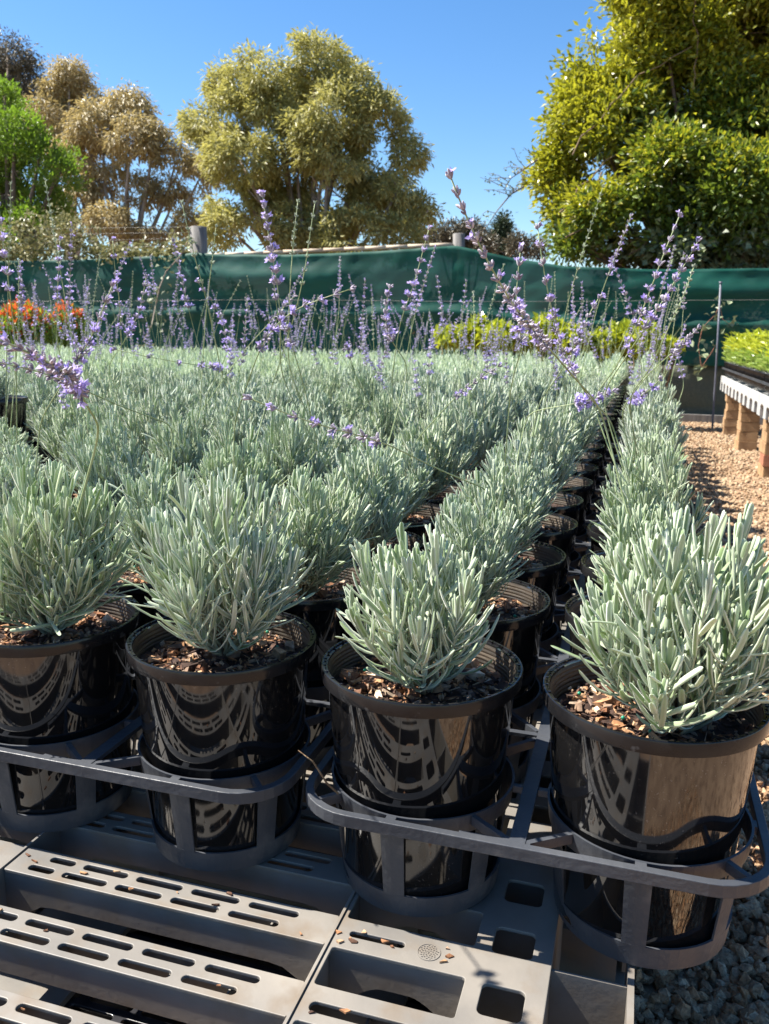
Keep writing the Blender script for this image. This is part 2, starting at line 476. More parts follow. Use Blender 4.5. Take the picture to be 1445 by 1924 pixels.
from mathutils import noise as mn
def fnoise(a, b_): return mn.noise(Vector((a, b_, 3.3))) * 2.2
fence = empty('shade_cloth_fence', (0, FY, 0), label='green shade cloth fence on timber posts behind the lavender field', cat='fence')
nx, nz = 420, 34
xs = np.linspace(-16, 9, nx)
V = []
for i, x in enumerate(xs):
    tz = top_z(x)
    for j in range(nz):
        s = j / (nz - 1)
        z = .62 + (tz - .62) * s
        yw = .02 * math.sin(x * 2.3 + 3 * s) * (1 - abs(2 * s - 1)) + .028 * fnoise(x * .9, s * 1.3 + x * .25) * (s * .6 + .4) + .012 * fnoise(x * 3.1 + 5 + s * 2, s * 4 - x * .8) + .006 * fnoise(x * 8 - s * 5, s * 9)
        sag = .06 * math.exp(-((s - .78) / .1) ** 2) * (math.sin(x * 1.1 + .8) * .5 + .5) + .06 * math.exp(-((s - .42) / .06) ** 2)
        V.append((x, yw - sag, z))
idx = lambda i, j: i * nz + j
Fq = np.array([(idx(i, j), idx(i + 1, j), idx(i + 1, j + 1), idx(i, j + 1)) for i in range(nx - 1) for j in range(nz - 1)])
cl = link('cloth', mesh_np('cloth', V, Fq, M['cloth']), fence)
sd = cl.modifiers.new('solid', 'SOLIDIFY'); sd.thickness = .002
mb = MB()
V = []; nn = 200
for i, x in enumerate(np.linspace(-16, 9, nn)):
    for j in range(8):
        V.append((x, .05 + .02 * math.sin(x * 3 + j) - (.0 if j else .12), .0 + .62 * j / 7))
mb.add(V, np.array([(i * 8 + j, (i + 1) * 8 + j, (i + 1) * 8 + j + 1, i * 8 + j + 1) for i in range(nn - 1) for j in range(7)]))
mt = link('woven_mat', mb.mesh('woven_mat', M['mat']), fence, label='dark woven ground mat closing the foot of the fence')
sd = mt.modifiers.new('solid', 'SOLIDIFY'); sd.thickness = .003
for x, h, r in ((-13, 2.0, .09), (-9.3, 2.1, .08), (-5.66, 2.26, .115), (-2.19, 2.1, .075), (1.5, 1.6, .07), (5, 1.7, .07)):
    mb = MB(); mb.tube([(x, .14, 0), (x, .14, h * .5), (x, .14, h), (x, .14, h + .005)], [r, r * .98, r * .96, r * .8], 14)
    link('post', mb.mesh('post', M['cement']), fence)
mb = MB()
for a, b_, za, zb in ((-5.5, -2.25, 1.90, 1.975),):
    for k in range(12):
        x0 = a + (b_ - a) * k / 12; x1 = a + (b_ - a) * (k + 1) / 12
        z0 = za + (zb - za) * k / 12; z1 = za + (zb - za) * (k + 1) / 12
        mb.box(x0, x1 - .0005, .03, .10, z0 - .018, z0 + .02)
link('rail', mb.mesh('rail', M['rail']), fence)
mb = MB()
mb.tube([(x, -.09, 1.32 + .01 * math.sin(x)) for x in np.linspace(-16, 9, 40)], .0018, 5)
for q in range(4):
    mb.tube([(x, .1, 2.02 + q * .085 + .015 * math.sin(x * .9 + q)) for x in np.linspace(-16, -5.6, 30)], .0016, 4)
link('wire', mb.mesh('wire', M['wire']), fence)
mb = MB(); mb.box(-16, 9, -.16, -.10, .005, .09)
link('kick_board', mb.mesh('kick_board', M['cement'], smooth=False), fence)

# steel star post beside the bench
sp_ = empty('steel_post', (.745, 9.2, 0), label='thin dark steel post standing between the fence and the seedling bench', cat='post')
mb = MB(); mb.tube([(0, 0, 0), (-.02, 0, .7), (-.05, 0, 1.46)], .010, 8); link('shaft', mb.mesh('shaft', M['steel']), sp_)
mb = MB(); mb.tube([(-.05, 0, 1.46), (-.05, 0, 1.475)], .017, 8); link('cap', mb.mesh('cap', M['steel']), sp_)

# ------------------------------------------------------------------ trees
def leaf_cloud(P, D, N, L, Wd, tint, mb, m=0, fold=.25):
    """diamond leaves folded along the midrib: P base, D direction, N rough normal"""
    D = D / np.linalg.norm(D, axis=1)[:, None]
    Sd = np.cross(D, N); Sd /= np.linalg.norm(Sd, axis=1)[:, None] + 1e-9
    Nn = np.cross(Sd, D)
    L = L[:, None]; Wd = Wd[:, None]
    a = P; c = P + D * L
    mid = P + D * L * .45
    l = mid + Sd * Wd * .5 + Nn * Wd * fold; r = mid - Sd * Wd * .5 + Nn * Wd * fold
    V = np.stack([a, l, c, r], 1).reshape(-1, 3)
    i = np.arange(len(P))[:, None] * 4
    F = np.concatenate([i + [[0, 1, 2]], i + [[0, 2, 3]]])
    mb.add(V, F, np.repeat(tint, 4, 0), m)

def crown(lobes, nclus, per, crad, L, Wd, seed, droop=0., mats=1, mpick=None, flat=.85, inner=.5, vary=.5, gap=-9, gapf=1.0):
    """lobes: (x,y,z,r). clusters of leaves sit near the lobe surfaces"""
    r = np.random.default_rng(seed)
    lb = np.array(lobes, float)
    pr = lb[:, 3] ** 2; pr /= pr.sum()
    k = r.choice(len(lb), nclus, p=pr)
    d = r.normal(size=(nclus, 3)); d[:, 2] = np.where(d[:, 2] < -.3, d[:, 2] * .5, d[:, 2]); d /= np.linalg.norm(d, axis=1)[:, None]
    u = inner + (1 - inner) * r.uniform(0, 1, nclus) ** .5
    C = lb[k, :3] + d * (lb[k, 3] * u)[:, None] * np.array([1, 1, flat])
    if gap > -1:
        fr = gapf / lb[:, 3].mean()
        nz = np.sin(C[:, 0] * 1.9 * fr + seed) * np.sin(C[:, 2] * 2.3 * fr + 1) + .7 * np.sin(C[:, 1] * 2.1 * fr + 2) * np.sin(C[:, 0] * 3.7 * fr) + .5 * np.sin(C[:, 2] * 5.1 * fr + C[:, 0] * 2)
        kp = nz > gap; C = C[kp]; d = d[kp]; nclus = len(C)
    sz = r.uniform(.55, 1.3, nclus)
    q = np.repeat(np.arange(nclus), per)
    g = r.normal(size=(len(q), 3)) * .5
    P = C[q] + g * (crad * sz[q])[:, None] * np.array([1, 1, .75])
    D = g / (np.linalg.norm(g, axis=1)[:, None] + .01) + d[q] * .4 + r.normal(size=g.shape) * .5
    D[:, 2] -= droop * 2
    N = r.normal(size=g.shape) * .6 + d[q] * .6 + np.array([-.2, 0, .8])
    T = np.zeros((len(q), 3)); T[:, 1] = np.clip(r.uniform(0, 1, nclus)[q] * vary + r.uniform(0, 1 - vary, len(q)), 0, 1)
    Ls = L * r.uniform(.6, 1.25, len(q)); Ws = Wd * r.uniform(.7, 1.2, len(q))
    mb = MB()
    if mpick is None:
        leaf_cloud(P, D, N, Ls, Ws, T, mb)
    else:
        mk = mpick(P, r, C[q])
        for i in range(mats):
            s = mk == i
            if s.any(): leaf_cloud(P[s], D[s], N[s], Ls[s] * (1.15 if i == 1 else 1), Ws[s] * (1.7 if i == 1 else 1), T[s], mb, i)
    return mb, C, lb

def trunk_mesh(base, lobes, r0, seed, mat, side=3):
    """tapered trunk that forks into a limb for every lobe and finer twigs inside it"""
    r = np.random.default_rng(seed); mb = MB()
    base = np.array(base, float); lb = np.array(lobes, float)
    cen = lb[:, :3].mean(0)
    fork = base + (cen - base) * np.array([.35, .35, .32])
    mb.tube([base, base * .6 + fork * .4 + [.05 * r0, 0, 0], fork], [r0 * 1.15, r0 * .9, r0 * .75], 10)
    for L in lb:
        e = L[:3]; midp = (fork + e) / 2 + r.normal(size=3) * L[3] * .18; midp[2] -= L[3] * .15
        t = np.linspace(0, 1, 7)[:, None]
        P = (1 - t) ** 2 * fork + 2 * t * (1 - t) * midp + t ** 2 * e
        P[1:-1] += r.normal(size=(5, 3)) * L[3] * .04
        mb.tube(P, np.linspace(r0 * .42, r0 * .10, 7), 6)
        for _ in range(side):
            dv = r.normal(size=3); dv /= np.linalg.norm(dv); a = P[r.integers(3, 7)]
            ee = a + dv * L[3] * r.uniform(.6, .95); mm = (a + ee) / 2 + r.normal(size=3) * L[3] * .08
            mb.tube([a, mm, ee], [r0 * .10, r0 * .06, r0 * .03], 4)
    return mb.mesh('trunk', mat)

def tree(name, label, lobes_px, t, cmats, nclus, per, crad, L, Wd, seed, r0, trunk_px, droop=0., dvar=.5, bark=None, mpick=None, inner=.5, side=3, group=None, cat='tree', flat=.85, gap=-9, vary=.5):
    r = random.Random(seed)
    base = W(trunk_px, 628, t); base.z = 0
    root = empty(name, base, label=label, cat=cat, group=group)
    lobes = []
    for (x, y, pr_, *dz) in lobes_px:
        R = pr_ * t / F_PX
        tt = t + (dz[0] if dz else r.uniform(-dvar, dvar) * R * 2)
        p = W(x, y, tt) - base
        lobes.append((p.x, p.y, p.z, R))
    mb, C, lb = crown(lobes, nclus, per, crad, L, Wd, seed, droop, len(cmats), mpick, inner=inner, flat=flat, gap=gap, vary=vary)
    link('crown', mb.mesh('crown', cmats, smooth=False), root)
    link('trunk', trunk_mesh((0, 0, 0), lobes, r0, seed, bark or M['bark'], side), root)
    return root

M['bark'] = noisy('grey bark', (.22, .17, .13), (.36, .30, .24), 3, .85, .3, 20)
M['bark_dark'] = noisy('dark bark', (.10, .07, .05), (.17, .12, .08), 5, .85, .3, 30)
M['euc'] = leafmat('eucalypt leaf', (.165, .17, .05), (.58, .55, .23), rough=.45, trans=.35, tcol=(.5, .46, .10), spec=.4)
M['euc_brown'] = leafmat('dry eucalypt leaf', (.20, .17, .07), (.60, .51, .29), rough=.45, trans=.35, tcol=(.5, .38, .12), spec=.4)
M['euc_dark'] = leafmat('far eucalypt leaf', (.07, .065, .04), (.15, .13, .08), rough=.45, trans=.15, spec=.5)
M['bright'] = leafmat('bright green leaf', (.05, .10, .015), (.22, .28, .04), rough=.4, trans=.35, tcol=(.28, .5, .03))
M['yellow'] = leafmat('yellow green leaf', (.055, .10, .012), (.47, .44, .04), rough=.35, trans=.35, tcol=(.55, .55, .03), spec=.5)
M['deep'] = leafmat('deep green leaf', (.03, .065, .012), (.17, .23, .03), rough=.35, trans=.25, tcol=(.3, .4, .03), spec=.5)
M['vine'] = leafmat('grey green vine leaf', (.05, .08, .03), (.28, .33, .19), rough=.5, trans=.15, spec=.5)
M['olive'] = leafmat('olive hedge leaf', (.10, .11, .03), (.36, .34, .16), rough=.45, trans=.25)
M['pine'] = leafmat('dark conifer leaf', (.02, .035, .015), (.06, .09, .035), rough=.6, trans=.1)

tree('eucalyptus_tree', 'broad domed eucalyptus with olive foliage in the middle behind the fence',
     [(500, 160, 75), (590, 130, 70), (435, 165, 45), (655, 180, 60), (410, 230, 58), (520, 235, 85), (610, 240, 80), (700, 230, 62), (745, 295, 52), (380, 235, 38),
      (450, 300, 62), (560, 300, 60), (625, 290, 70), (680, 340, 70), (440, 380, 52), (430, 430, 46), (510, 380, 66), (600, 400, 76), (690, 400, 60), (765, 400, 44), (805, 395, 26),
      (750, 355, 40), (560, 440, 60), (660, 450, 60), (745, 450, 50), (500, 450, 50)],
     20, [M['euc']], 4600, 28, .20, .16, .046, 11, .24, 585, droop=.35, inner=.68, gap=-.36, side=4)
tree('eucalyptus_tree', 'brownish eucalypt with thin pale trunks left of the domed tree',
     [(180, 240, 50), (240, 212, 48), (170, 290, 50), (250, 265, 48), (290, 262, 30), (330, 305, 40), (378, 330, 34), (130, 300, 40), (205, 345, 42), (270, 360, 34), (145, 380, 40),
      (330, 370, 26), (210, 420, 40), (290, 430, 36), (360, 420, 30), (100, 430, 40)],
     22, [M['euc_brown']], 1700, 26, .20, .15, .044, 12, .22, 225, droop=.6, inner=.6, side=4, gap=-.5)
tree('eucalyptus_tree', 'tall sparse eucalypt showing sky between its tufts at the left',
     [(130, 138, 28), (150, 158, 26), (112, 170, 34), (145, 205, 34), (190, 190, 20), (85, 215, 36), (100, 260, 34)],
     25, [M['euc_brown']], 520, 24, .22, .15, .042, 13, .16, 135, droop=.5, inner=.5, side=4)
tree('eucalyptus_tree', 'dark grey green tree rising highest at the left edge behind the bright bush',
     [(15, 105, 38), (0, 150, 55), (50, 150, 34), (-40, 120, 60), (45, 200, 45), (-20, 220, 60), (60, 115, 16)],
     26, [M['euc_dark']], 620, 26, .28, .15, .045, 14, .3, 5, droop=.4, inner=.6)
tree('leafy_tree', 'bright green bushy tree at the left edge of the photo',
     [(0, 205, 42), (30, 255, 48), (-30, 270, 70), (75, 290, 48), (40, 345, 62), (105, 335, 40), (20, 410, 55), (85, 395, 45), (-40, 380, 80), (120, 300, 20), (60, 440, 50), (8, 175, 20)],
     14, [M['bright']], 1900, 24, .15, .075, .030, 15, .2, 10, droop=-.3, inner=.6, gap=-.5, bark=M['bark_dark'])
tree('conifer', 'small dark pointed conifer seen beyond the fence post under the sky gap',
     [(945, 425, 14), (940, 445, 20), (950, 465, 24), (930, 480, 26), (946, 408, 7)], 30, [M['pine']], 300, 20, .2, .16, .05, 16, .12, 944, inner=.2, bark=M['bark_dark'])
tree('leafy_tree', 'low dark rounded tree right of the domed eucalypt above the fence',
     [(850, 440, 26), (825, 450, 24), (885, 435, 26), (905, 460, 26), (865, 465, 30), (1000, 470, 26), (975, 460, 22)], 28, [M['euc_dark']], 500, 20, .22, .14, .05, 17, .14, 868, inner=.3, bark=M['bark_dark'])

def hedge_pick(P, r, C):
    # yellow new growth high and left paints in sun, deep green shade; climber low
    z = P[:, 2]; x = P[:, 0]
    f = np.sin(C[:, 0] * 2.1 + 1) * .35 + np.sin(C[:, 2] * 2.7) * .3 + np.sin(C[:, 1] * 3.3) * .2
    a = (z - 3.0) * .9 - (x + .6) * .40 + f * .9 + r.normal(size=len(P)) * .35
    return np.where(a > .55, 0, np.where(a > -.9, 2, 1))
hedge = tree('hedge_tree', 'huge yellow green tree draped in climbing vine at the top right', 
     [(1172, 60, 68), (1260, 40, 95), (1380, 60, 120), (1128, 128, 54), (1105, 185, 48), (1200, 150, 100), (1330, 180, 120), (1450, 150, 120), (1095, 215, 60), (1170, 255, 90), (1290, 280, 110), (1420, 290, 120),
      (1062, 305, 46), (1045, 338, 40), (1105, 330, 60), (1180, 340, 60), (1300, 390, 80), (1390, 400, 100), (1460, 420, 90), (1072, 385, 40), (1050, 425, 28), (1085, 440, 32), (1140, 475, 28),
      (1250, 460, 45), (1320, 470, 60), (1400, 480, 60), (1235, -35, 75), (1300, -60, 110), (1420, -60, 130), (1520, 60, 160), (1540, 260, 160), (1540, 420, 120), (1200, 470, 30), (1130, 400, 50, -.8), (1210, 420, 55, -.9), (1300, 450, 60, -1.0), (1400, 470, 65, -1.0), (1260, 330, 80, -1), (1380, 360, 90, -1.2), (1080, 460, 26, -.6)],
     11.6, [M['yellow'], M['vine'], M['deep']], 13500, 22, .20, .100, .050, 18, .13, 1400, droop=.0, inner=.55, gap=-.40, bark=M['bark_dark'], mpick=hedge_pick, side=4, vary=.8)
# trailing shoot of the climber reaching into the sky at the left of the big tree
def sprig(root, pts_px, t, seed, n=36):
    r = np.random.default_rng(seed); mb = MB(); o = Vector(root.location)
    P = np.array([W(x, y, t) - o for x, y in pts_px])
    mb.tube(P, np.linspace(.012, .003, len(P)), 5, m=0)
    Q = []
    for k in range(9):
        a = P[r.integers(0, len(P) - 1)] * .5 + P[r.integers(1, len(P))] * .5
        i = r.integers(0, len(P) - 1); f = r.uniform(); a = P[i] * (1 - f) + P[i + 1] * f
        e = a + np.array([r.uniform(-.35, .15), r.uniform(-.1, .1), r.uniform(-.05, .30)])
        mid = (a + e) / 2 + r.normal(size=3) * .03
        mb.tube([a, mid, e], [.005, .004, .002], 4, m=0)
        for q in range(7): Q.append(a + (e - a) * r.uniform(.2, 1) + r.normal(size=3) * .015)
    Q = np.array(Q)
    T = np.zeros((len(Q), 3)); T[:, 1] = r.uniform(.2, .9, len(Q))
    leaf_cloud(Q, r.normal(size=Q.shape), r.normal(size=Q.shape) + [0, 0, 1], r.uniform(.03, .055, len(Q)), r.uniform(.02, .035, len(Q)), T, mb, 1)
    link('trailing_shoot', mb.mesh('trailing_shoot', [M['bark_dark'], M['vine']], smooth=False), root)
sprig(hedge, [(1000, 440), (985, 350), (960, 365), (935, 395), (915, 425), (900, 440)][1:], 10.9, 5)
sprig(hedge, [(1010, 300), (985, 318), (960, 335), (945, 360)], 11.0, 6)
# long woody runners of the climber over the big tree
mb = MB(); o_ = Vector(hedge.location); rr = np.random.default_rng(8)
for pts in ([(1310, -10), (1305, 60), (1308, 130), (1300, 190)], [(1075, 300), (1140, 200), (1240, 120), (1330, 80)], [(1040, 400), (1110, 330), (1200, 250), (1260, 170)], [(1060, 440), (1180, 380), (1290, 340), (1400, 330)],
            [(1130, 330), (1100, 380), (1040, 440)], [(1180, 480), (1260, 430), (1330, 415), (1445, 420)]):
    P = []
    for i in range(len(pts) - 1):
        for f in (0, .33, .66): P.append(W(pts[i][0] * (1 - f) + pts[i + 1][0] * f + rr.normal() * 5, pts[i][1] * (1 - f) + pts[i + 1][1] * f + rr.normal() * 5, 10.75 + rr.normal() * .03) - o_)
    mb.tube(P, np.linspace(.012, .006, len(P)), 5)
link('vine_stem', mb.mesh('vine_stem', M['wood']), hedge)

# climber along the fence top at the left
r = np.random.default_rng(31)
root = empty('climbing_vine', (-8.5, 10.25, 0), label='sunlit climbing vine with cream leaves spilling over the left of the fence', cat='vine')
C = []
for k in range(620):
    x = r.uniform(-12.5, -5.9)
    hgt = .30 + .22 * math.sin(x * 1.3) + .18 * math.sin(x * 3.1 + 1)
    z = 1.88 + r.uniform(-.02, 1) ** 1.3 * max(hgt, .1) if r.uniform() > 0 else 0
    if isinstance(z, complex): z = 1.9
    C.append((x + 8.5, r.uniform(-.25, .35), z))
C = np.array(C); q = np.repeat(np.arange(len(C)), 14)
P = C[q] + r.normal(size=(len(q), 3)) * .07
T = np.zeros((len(q), 3)); T[:, 1] = r.uniform(0, 1, len(q))
mb = MB(); leaf_cloud(P, r.normal(size=P.shape) + [0, 0, -.3], r.normal(size=P.shape) * .6 + [-.3, -.3, 1], r.uniform(.04, .085, len(q)), r.uniform(.03, .06, len(q)), T, mb)
link('foliage', mb.mesh('foliage', M['olive'], smooth=False), root)
mb = MB()
for k in range(16):
    x = r.uniform(-4, 2.5); P = [np.array([x, .1, 1.2])]
    for s in range(6): P.append(P[-1] + np.array([r.uniform(.02, .3), r.normal() * .05, r.uniform(.02, .28) * (1 if s < 4 else -.3)]))
    mb.tube(P, np.linspace(.014, .004, len(P)), 5)
link('stem', mb.mesh('stem', M['bark']), root)
# bramble hanging on the cloth near the post
root = empty('creeper', W(300, 560, 10.9).to_tuple()[:2] + (0,), label='pale leaved creeper hanging down the cloth beside the left fence post', cat='vine')
r = np.random.default_rng(33); Q = []
mb = MB()
P = np.array([W(x, y, 10.75 if y < 600 else 10.6) - root.location for x, y in ((352, 455), (340, 480), (312, 510), (300, 540), (292, 575), (285, 610), (270, 640))])
mb.tube(P, .008, 5, m=0)
for p in P:
    for k in range(11): Q.append(p + r.normal(size=3) * [.12, .05, .1])
Q = np.array(Q); T = np.zeros((len(Q), 3)); T[:, 1] = r.uniform(.3, 1, len(Q))
leaf_cloud(Q, r.normal(size=Q.shape), r.normal(size=Q.shape) + [0, -.6, .6], r.uniform(.05, .09, len(Q)), r.uniform(.04, .07, len(Q)), T, mb, 1)
link('runner', mb.mesh('runner', [M['bark'], M['vine']], smooth=False), root)
# creeper by the steel post
root = empty('creeper', W(1350, 700, 9.0).to_tuple()[:2] + (0,), label='straggly creeper with round grey leaves climbing the thin steel post', cat='vine')
r = np.random.default_rng(34); mb = MB(); Q = []
for path in (((1318, 690), (1312, 650), (1320, 615), (1345, 590), (1352, 570)), ((1318, 690), (1335, 665), (1350, 640)), ((1352, 570), (1358, 600), (1375, 612))):
    P = np.array([W(x, y, 8.85) - root.location for x, y in path]); mb.tube(P, .0025, 5, m=0)
    for p in P:
        for k in range(4): Q.append(p + r.normal(size=3) * [.05, .03, .04])
Q = np.array(Q); T = np.zeros((len(Q), 3)); T[:, 1] = r.uniform(.4, 1, len(Q))
leaf_cloud(Q, r.normal(size=Q.shape), r.normal(size=Q.shape) + [0, -.8, .4], r.uniform(.05, .09, len(Q)), r.uniform(.045, .08, len(Q)), T, mb, 1)
link('runner', mb.mesh('runner', [M['brick_red'], M['vine']], smooth=False), root)

# ------------------------------------------------------------------ shrubs behind the field
M['red'] = leafmat('red new leaf', (.55, .06, .02), (.75, .20, .04), rough=.4, trans=.35, tcol=(.9, .2, .05))
M['lime'] = leafmat('lime leaf', (.20, .26, .015), (.50, .52, .05), rough=.3, trans=.35, tcol=(.6, .65, .04), spec=.6)
M['apple'] = leafmat('apple green leaf', (.12, .20, .03), (.34, .42, .12), rough=.28, trans=.3, tcol=(.4, .6, .08), spec=.6)
def shrub(name, label, loc, R, H, mats, seed, n=260, L=.07, Wd=.035, group=None, cat='shrub', z0=.3, pick=None):
    root = empty(name, loc, label=label, cat=cat, group=group)
    r = np.random.default_rng(seed)
    C = r.normal(size=(n, 3)); C /= np.linalg.norm(C, axis=1)[:, None]; C *= (r.uniform(.2, 1, n) ** .4)[:, None]
    C = C * [R, R, H / 2] + [0, 0, z0 + H / 2]
    q = np.repeat(np.arange(n), 9)
    P = C[q] + r.normal(size=(len(q), 3)) * .02
    D = r.normal(size=P.shape) * .7 + [0, 0, .8]
    T = np.zeros((len(q), 3)); T[:, 1] = r.uniform(0, 1, len(q))
    mk = np.zeros(len(q), int) if pick is None else pick(P, r)
    mb = MB()
    for i in range(len(mats)):
        s = mk == i
        if s.any(): leaf_cloud(P[s], D[s], r.normal(size=(s.sum(), 3)) + [0, 0, 1.2], L * r.uniform(.7, 1.2, s.sum()), Wd * r.uniform(.8, 1.2, s.sum()), T[s], mb, i)
    link('foliage', mb.mesh('foliage', mats, smooth=False), root)
    mb = MB()
    for k in range(7):
        e = C[r.integers(n)]; mb.tube([(0, 0, 0), e * .5 + [0, 0, .05], e], [.012, .008, .004], 5)
    link('stem', mb.mesh('stem', M['wood']), root)
    return root
lime = [(848, 632, 22), (893, 628, 30), (938, 622, 38), (985, 634, 30), (1030, 630, 34), (1075, 632, 30), (1120, 636, 30), (1165, 640, 30), (1210, 640, 34), (1245, 645, 22)]
names = ['leftmost', 'second', 'third, tallest', 'fourth', 'fifth', 'sixth', 'seventh', 'eighth', 'ninth', 'rightmost']
for i, (x, y, hh) in enumerate(lime):
    p = W(x, y, 8.4); Hh = hh * 2 * 8.4 / F_PX
    shrub('lime_shrub', f'lime green young shrub behind the field, {names[i]} from the left of its row' if i not in (0, 9) else f'lime green young shrub behind the field, {names[i]} of its row',
          (p.x, p.y + .12 * math.sin(i * 2.1), 0), .15 + .03 * math.sin(i * 3.7), Hh * (.85 + .22 * math.sin(i * 1.9)), [M['lime']], 50 + i, z0=p.z - Hh * .55, n=64, L=.085, Wd=.05, group='lime green shrubs behind the field')
p = W(42, 605, 8.6)
shrub('red_tipped_shrub', 'shrub with orange red new leaves in front of the fence at the left', (p.x, p.y, 0), .33, .62, [M['red'], M['lime'], M['bright']], 70, z0=.55, n=420, L=.075, Wd=.03,
      pick=lambda P, r: np.where(P[:, 2] + r.normal(size=len(P)) * .12 > 1.02, np.where(r.uniform(size=len(P)) < .8, 0, 1), 2))
p = W(128, 610, 9.2)
shrub('red_tipped_shrub', 'slim shrub with a few red tips right of the orange shrub', (p.x, p.y, 0), .2, .7, [M['red'], M['lime'], M['bright']], 71, z0=.5, n=160, L=.07, Wd=.03,
      pick=lambda P, r: np.where(P[:, 2] + r.normal(size=len(P)) * .1 > 1.08, 0, 2))

# ------------------------------------------------------------------ seedling bench at the right
BX = .81
def brick(loc, lx, ly, mat, parent, rz=0):
    bm = bmesh.new(); bmesh.ops.create_cube(bm, size=1)
    bmesh.ops.scale(bm, vec=(lx, ly, .078), verts=bm.verts)
    bmesh.ops.bevel(bm, geom=bm.edges[:], offset=.004, segments=2, affect='EDGES')
    me = bpy.data.meshes.new('brick'); bm.to_mesh(me); bm.free(); me.materials.append(mat)
    o = link('brick', me, parent); o.location = loc; o.rotation_euler = (0, 0, rz)
    return o
rb = random.Random(4)
for i, (v, lab) in enumerate(((4.55, 'brick stack at the right edge nearest the camera'), (6.06, 'five brick stack with a redder brick, third from the fence'), (7.56, 'tan brick stack between two others under the white trays'), (8.75, 'tan brick stack farthest back, closest to the fence'))):
    st = [empty('brick', (BX + .055 + rb.uniform(-.006, .006), v + rb.uniform(-.01, .01), .0), rz=rb.uniform(-.04, .04)) for k in range(0)]
    for k in range(5):
        red = (i == 1 and k == 1)
        o = brick((BX + .075 + rb.uniform(-.008, .008), v + rb.uniform(-.008, .008),   .0395 + k * .0785 + .004), .145, .23, M['brick_red'] if red else M['brick'], None, rb.uniform(-.05, .05))
        ordn = ['bottom', 'second', 'third', 'fourth', 'top'][k]
        which = ['nearest stack at the right edge', 'near stack with a redder brick', 'middle stack under the white trays', 'farthest stack beside the fence'][i]
        tag(o, f'{"reddish" if red else "tan"} brick, {ordn} of the {which}', 'brick', 'bricks propping the seedling bench')
# white polystyrene trays carrying black tubes with seedlings
def poly_tray():
    L_, Wd, H_ = .60, .34, .145
    mb = MB(); legs = []
    def prof(y0, y1, arch):
        pts = [(y0, .0)]
        for c, hw, hh in arch:
            pts += [(c - hw, 0)] + [(c - hw + (hw * (1 - math.cos(a))), hh - .02 + .02 * math.sin(a)) for a in np.linspace(0, math.pi / 2, 3)] + [(c + hw - hw * (1 - math.cos(a)), hh - .02 + .02 * math.sin(a)) for a in np.linspace(math.pi / 2, 0, 3)] + [(c + hw, 0)]
        pts += [(y1, 0), (y1, H_), (y0, H_)]
        return pts
    for x0 in (0, Wd - .02):
        pts = prof(0, L_, [(.155, .085, .085), (.445, .085, .085)])
        me = plate([pts], -.01, .01, .002)
        V = np.array([v.co[:] for v in me.vertices]); V2 = np.stack([V[:, 2] + .01 + x0, V[:, 0], V[:, 1]], -1)
        by = {}
        for p in me.polygons: by.setdefault(len(p.vertices), []).append(list(p.vertices))
        mb.add(V2, [np.array(f) for f in by.values()])
    mb.box(.021, Wd - .021, 0.004, .024, .001, H_ - .001); mb.box(.021, Wd - .021, L_ - .024, L_ - .004, .001, H_ - .001)
    mb.box(.021, Wd - .021, .025, L_ - .025, .10, .125)
    return mb.mesh('tray_body', M['poly'], smooth=False)
body = poly_tray()
tb = MB(); tb.lathe([(.002, .006), (.020, .006), (.027, .115), (.0295, .116), (.0295, .128), (.027, .128), (.026, .105), (.001, .104)], n=14)
tube_me = tb.mesh('tube', M['tube'])
crate = MB()
for x0, x1, y0, y1 in ((.0, .34, .0, .008), (.0, .34, .592, .60), (.0, .008, .0085, .5915), (.332, .34, .0085, .5915)): crate.box(x0, x1, y0, y1, .215, .232)
crate_me = crate.mesh('rim', M['tray'], smooth=False)
seed_me = []
for k in range(5):
    r = np.random.default_rng(200 + k); n = 34
    a = r.uniform(0, 2 * np.pi, n); h = r.uniform(.02, .20, n); rr_ = r.uniform(.0, .035, n)
    P = np.stack([rr_ * np.cos(a), rr_ * np.sin(a), h], -1); D = np.stack([np.cos(a), np.sin(a), r.uniform(.1, 1.2, n)], -1)
    T = np.zeros((n, 3)); T[:, 1] = r.uniform(0, 1, n); s = h > .12
    mb = MB(); mb.tube([(0, 0, -.02), (.003, 0, .1), (0, .002, .19)], [.003, .002, .001], 5, m=2)
    leaf_cloud(P[~s], D[~s], r.normal(size=(sum(~s), 3)) * .3 + [0, 0, 1], r.uniform(.04, .06, sum(~s)), r.uniform(.022, .034, sum(~s)), T[~s], mb, 0)
    leaf_cloud(P[s], D[s], r.normal(size=(sum(s), 3)) * .3 + [0, 0, 1], r.uniform(.04, .055, sum(s)), r.uniform(.02, .03, sum(s)), T[s], mb, 1)
    seed_me.append(mb.mesh('seedling', [M['apple'], M['lime'], M['gstem']], smooth=False))
r = random.Random(9)
yy = 4.42; ti = 0
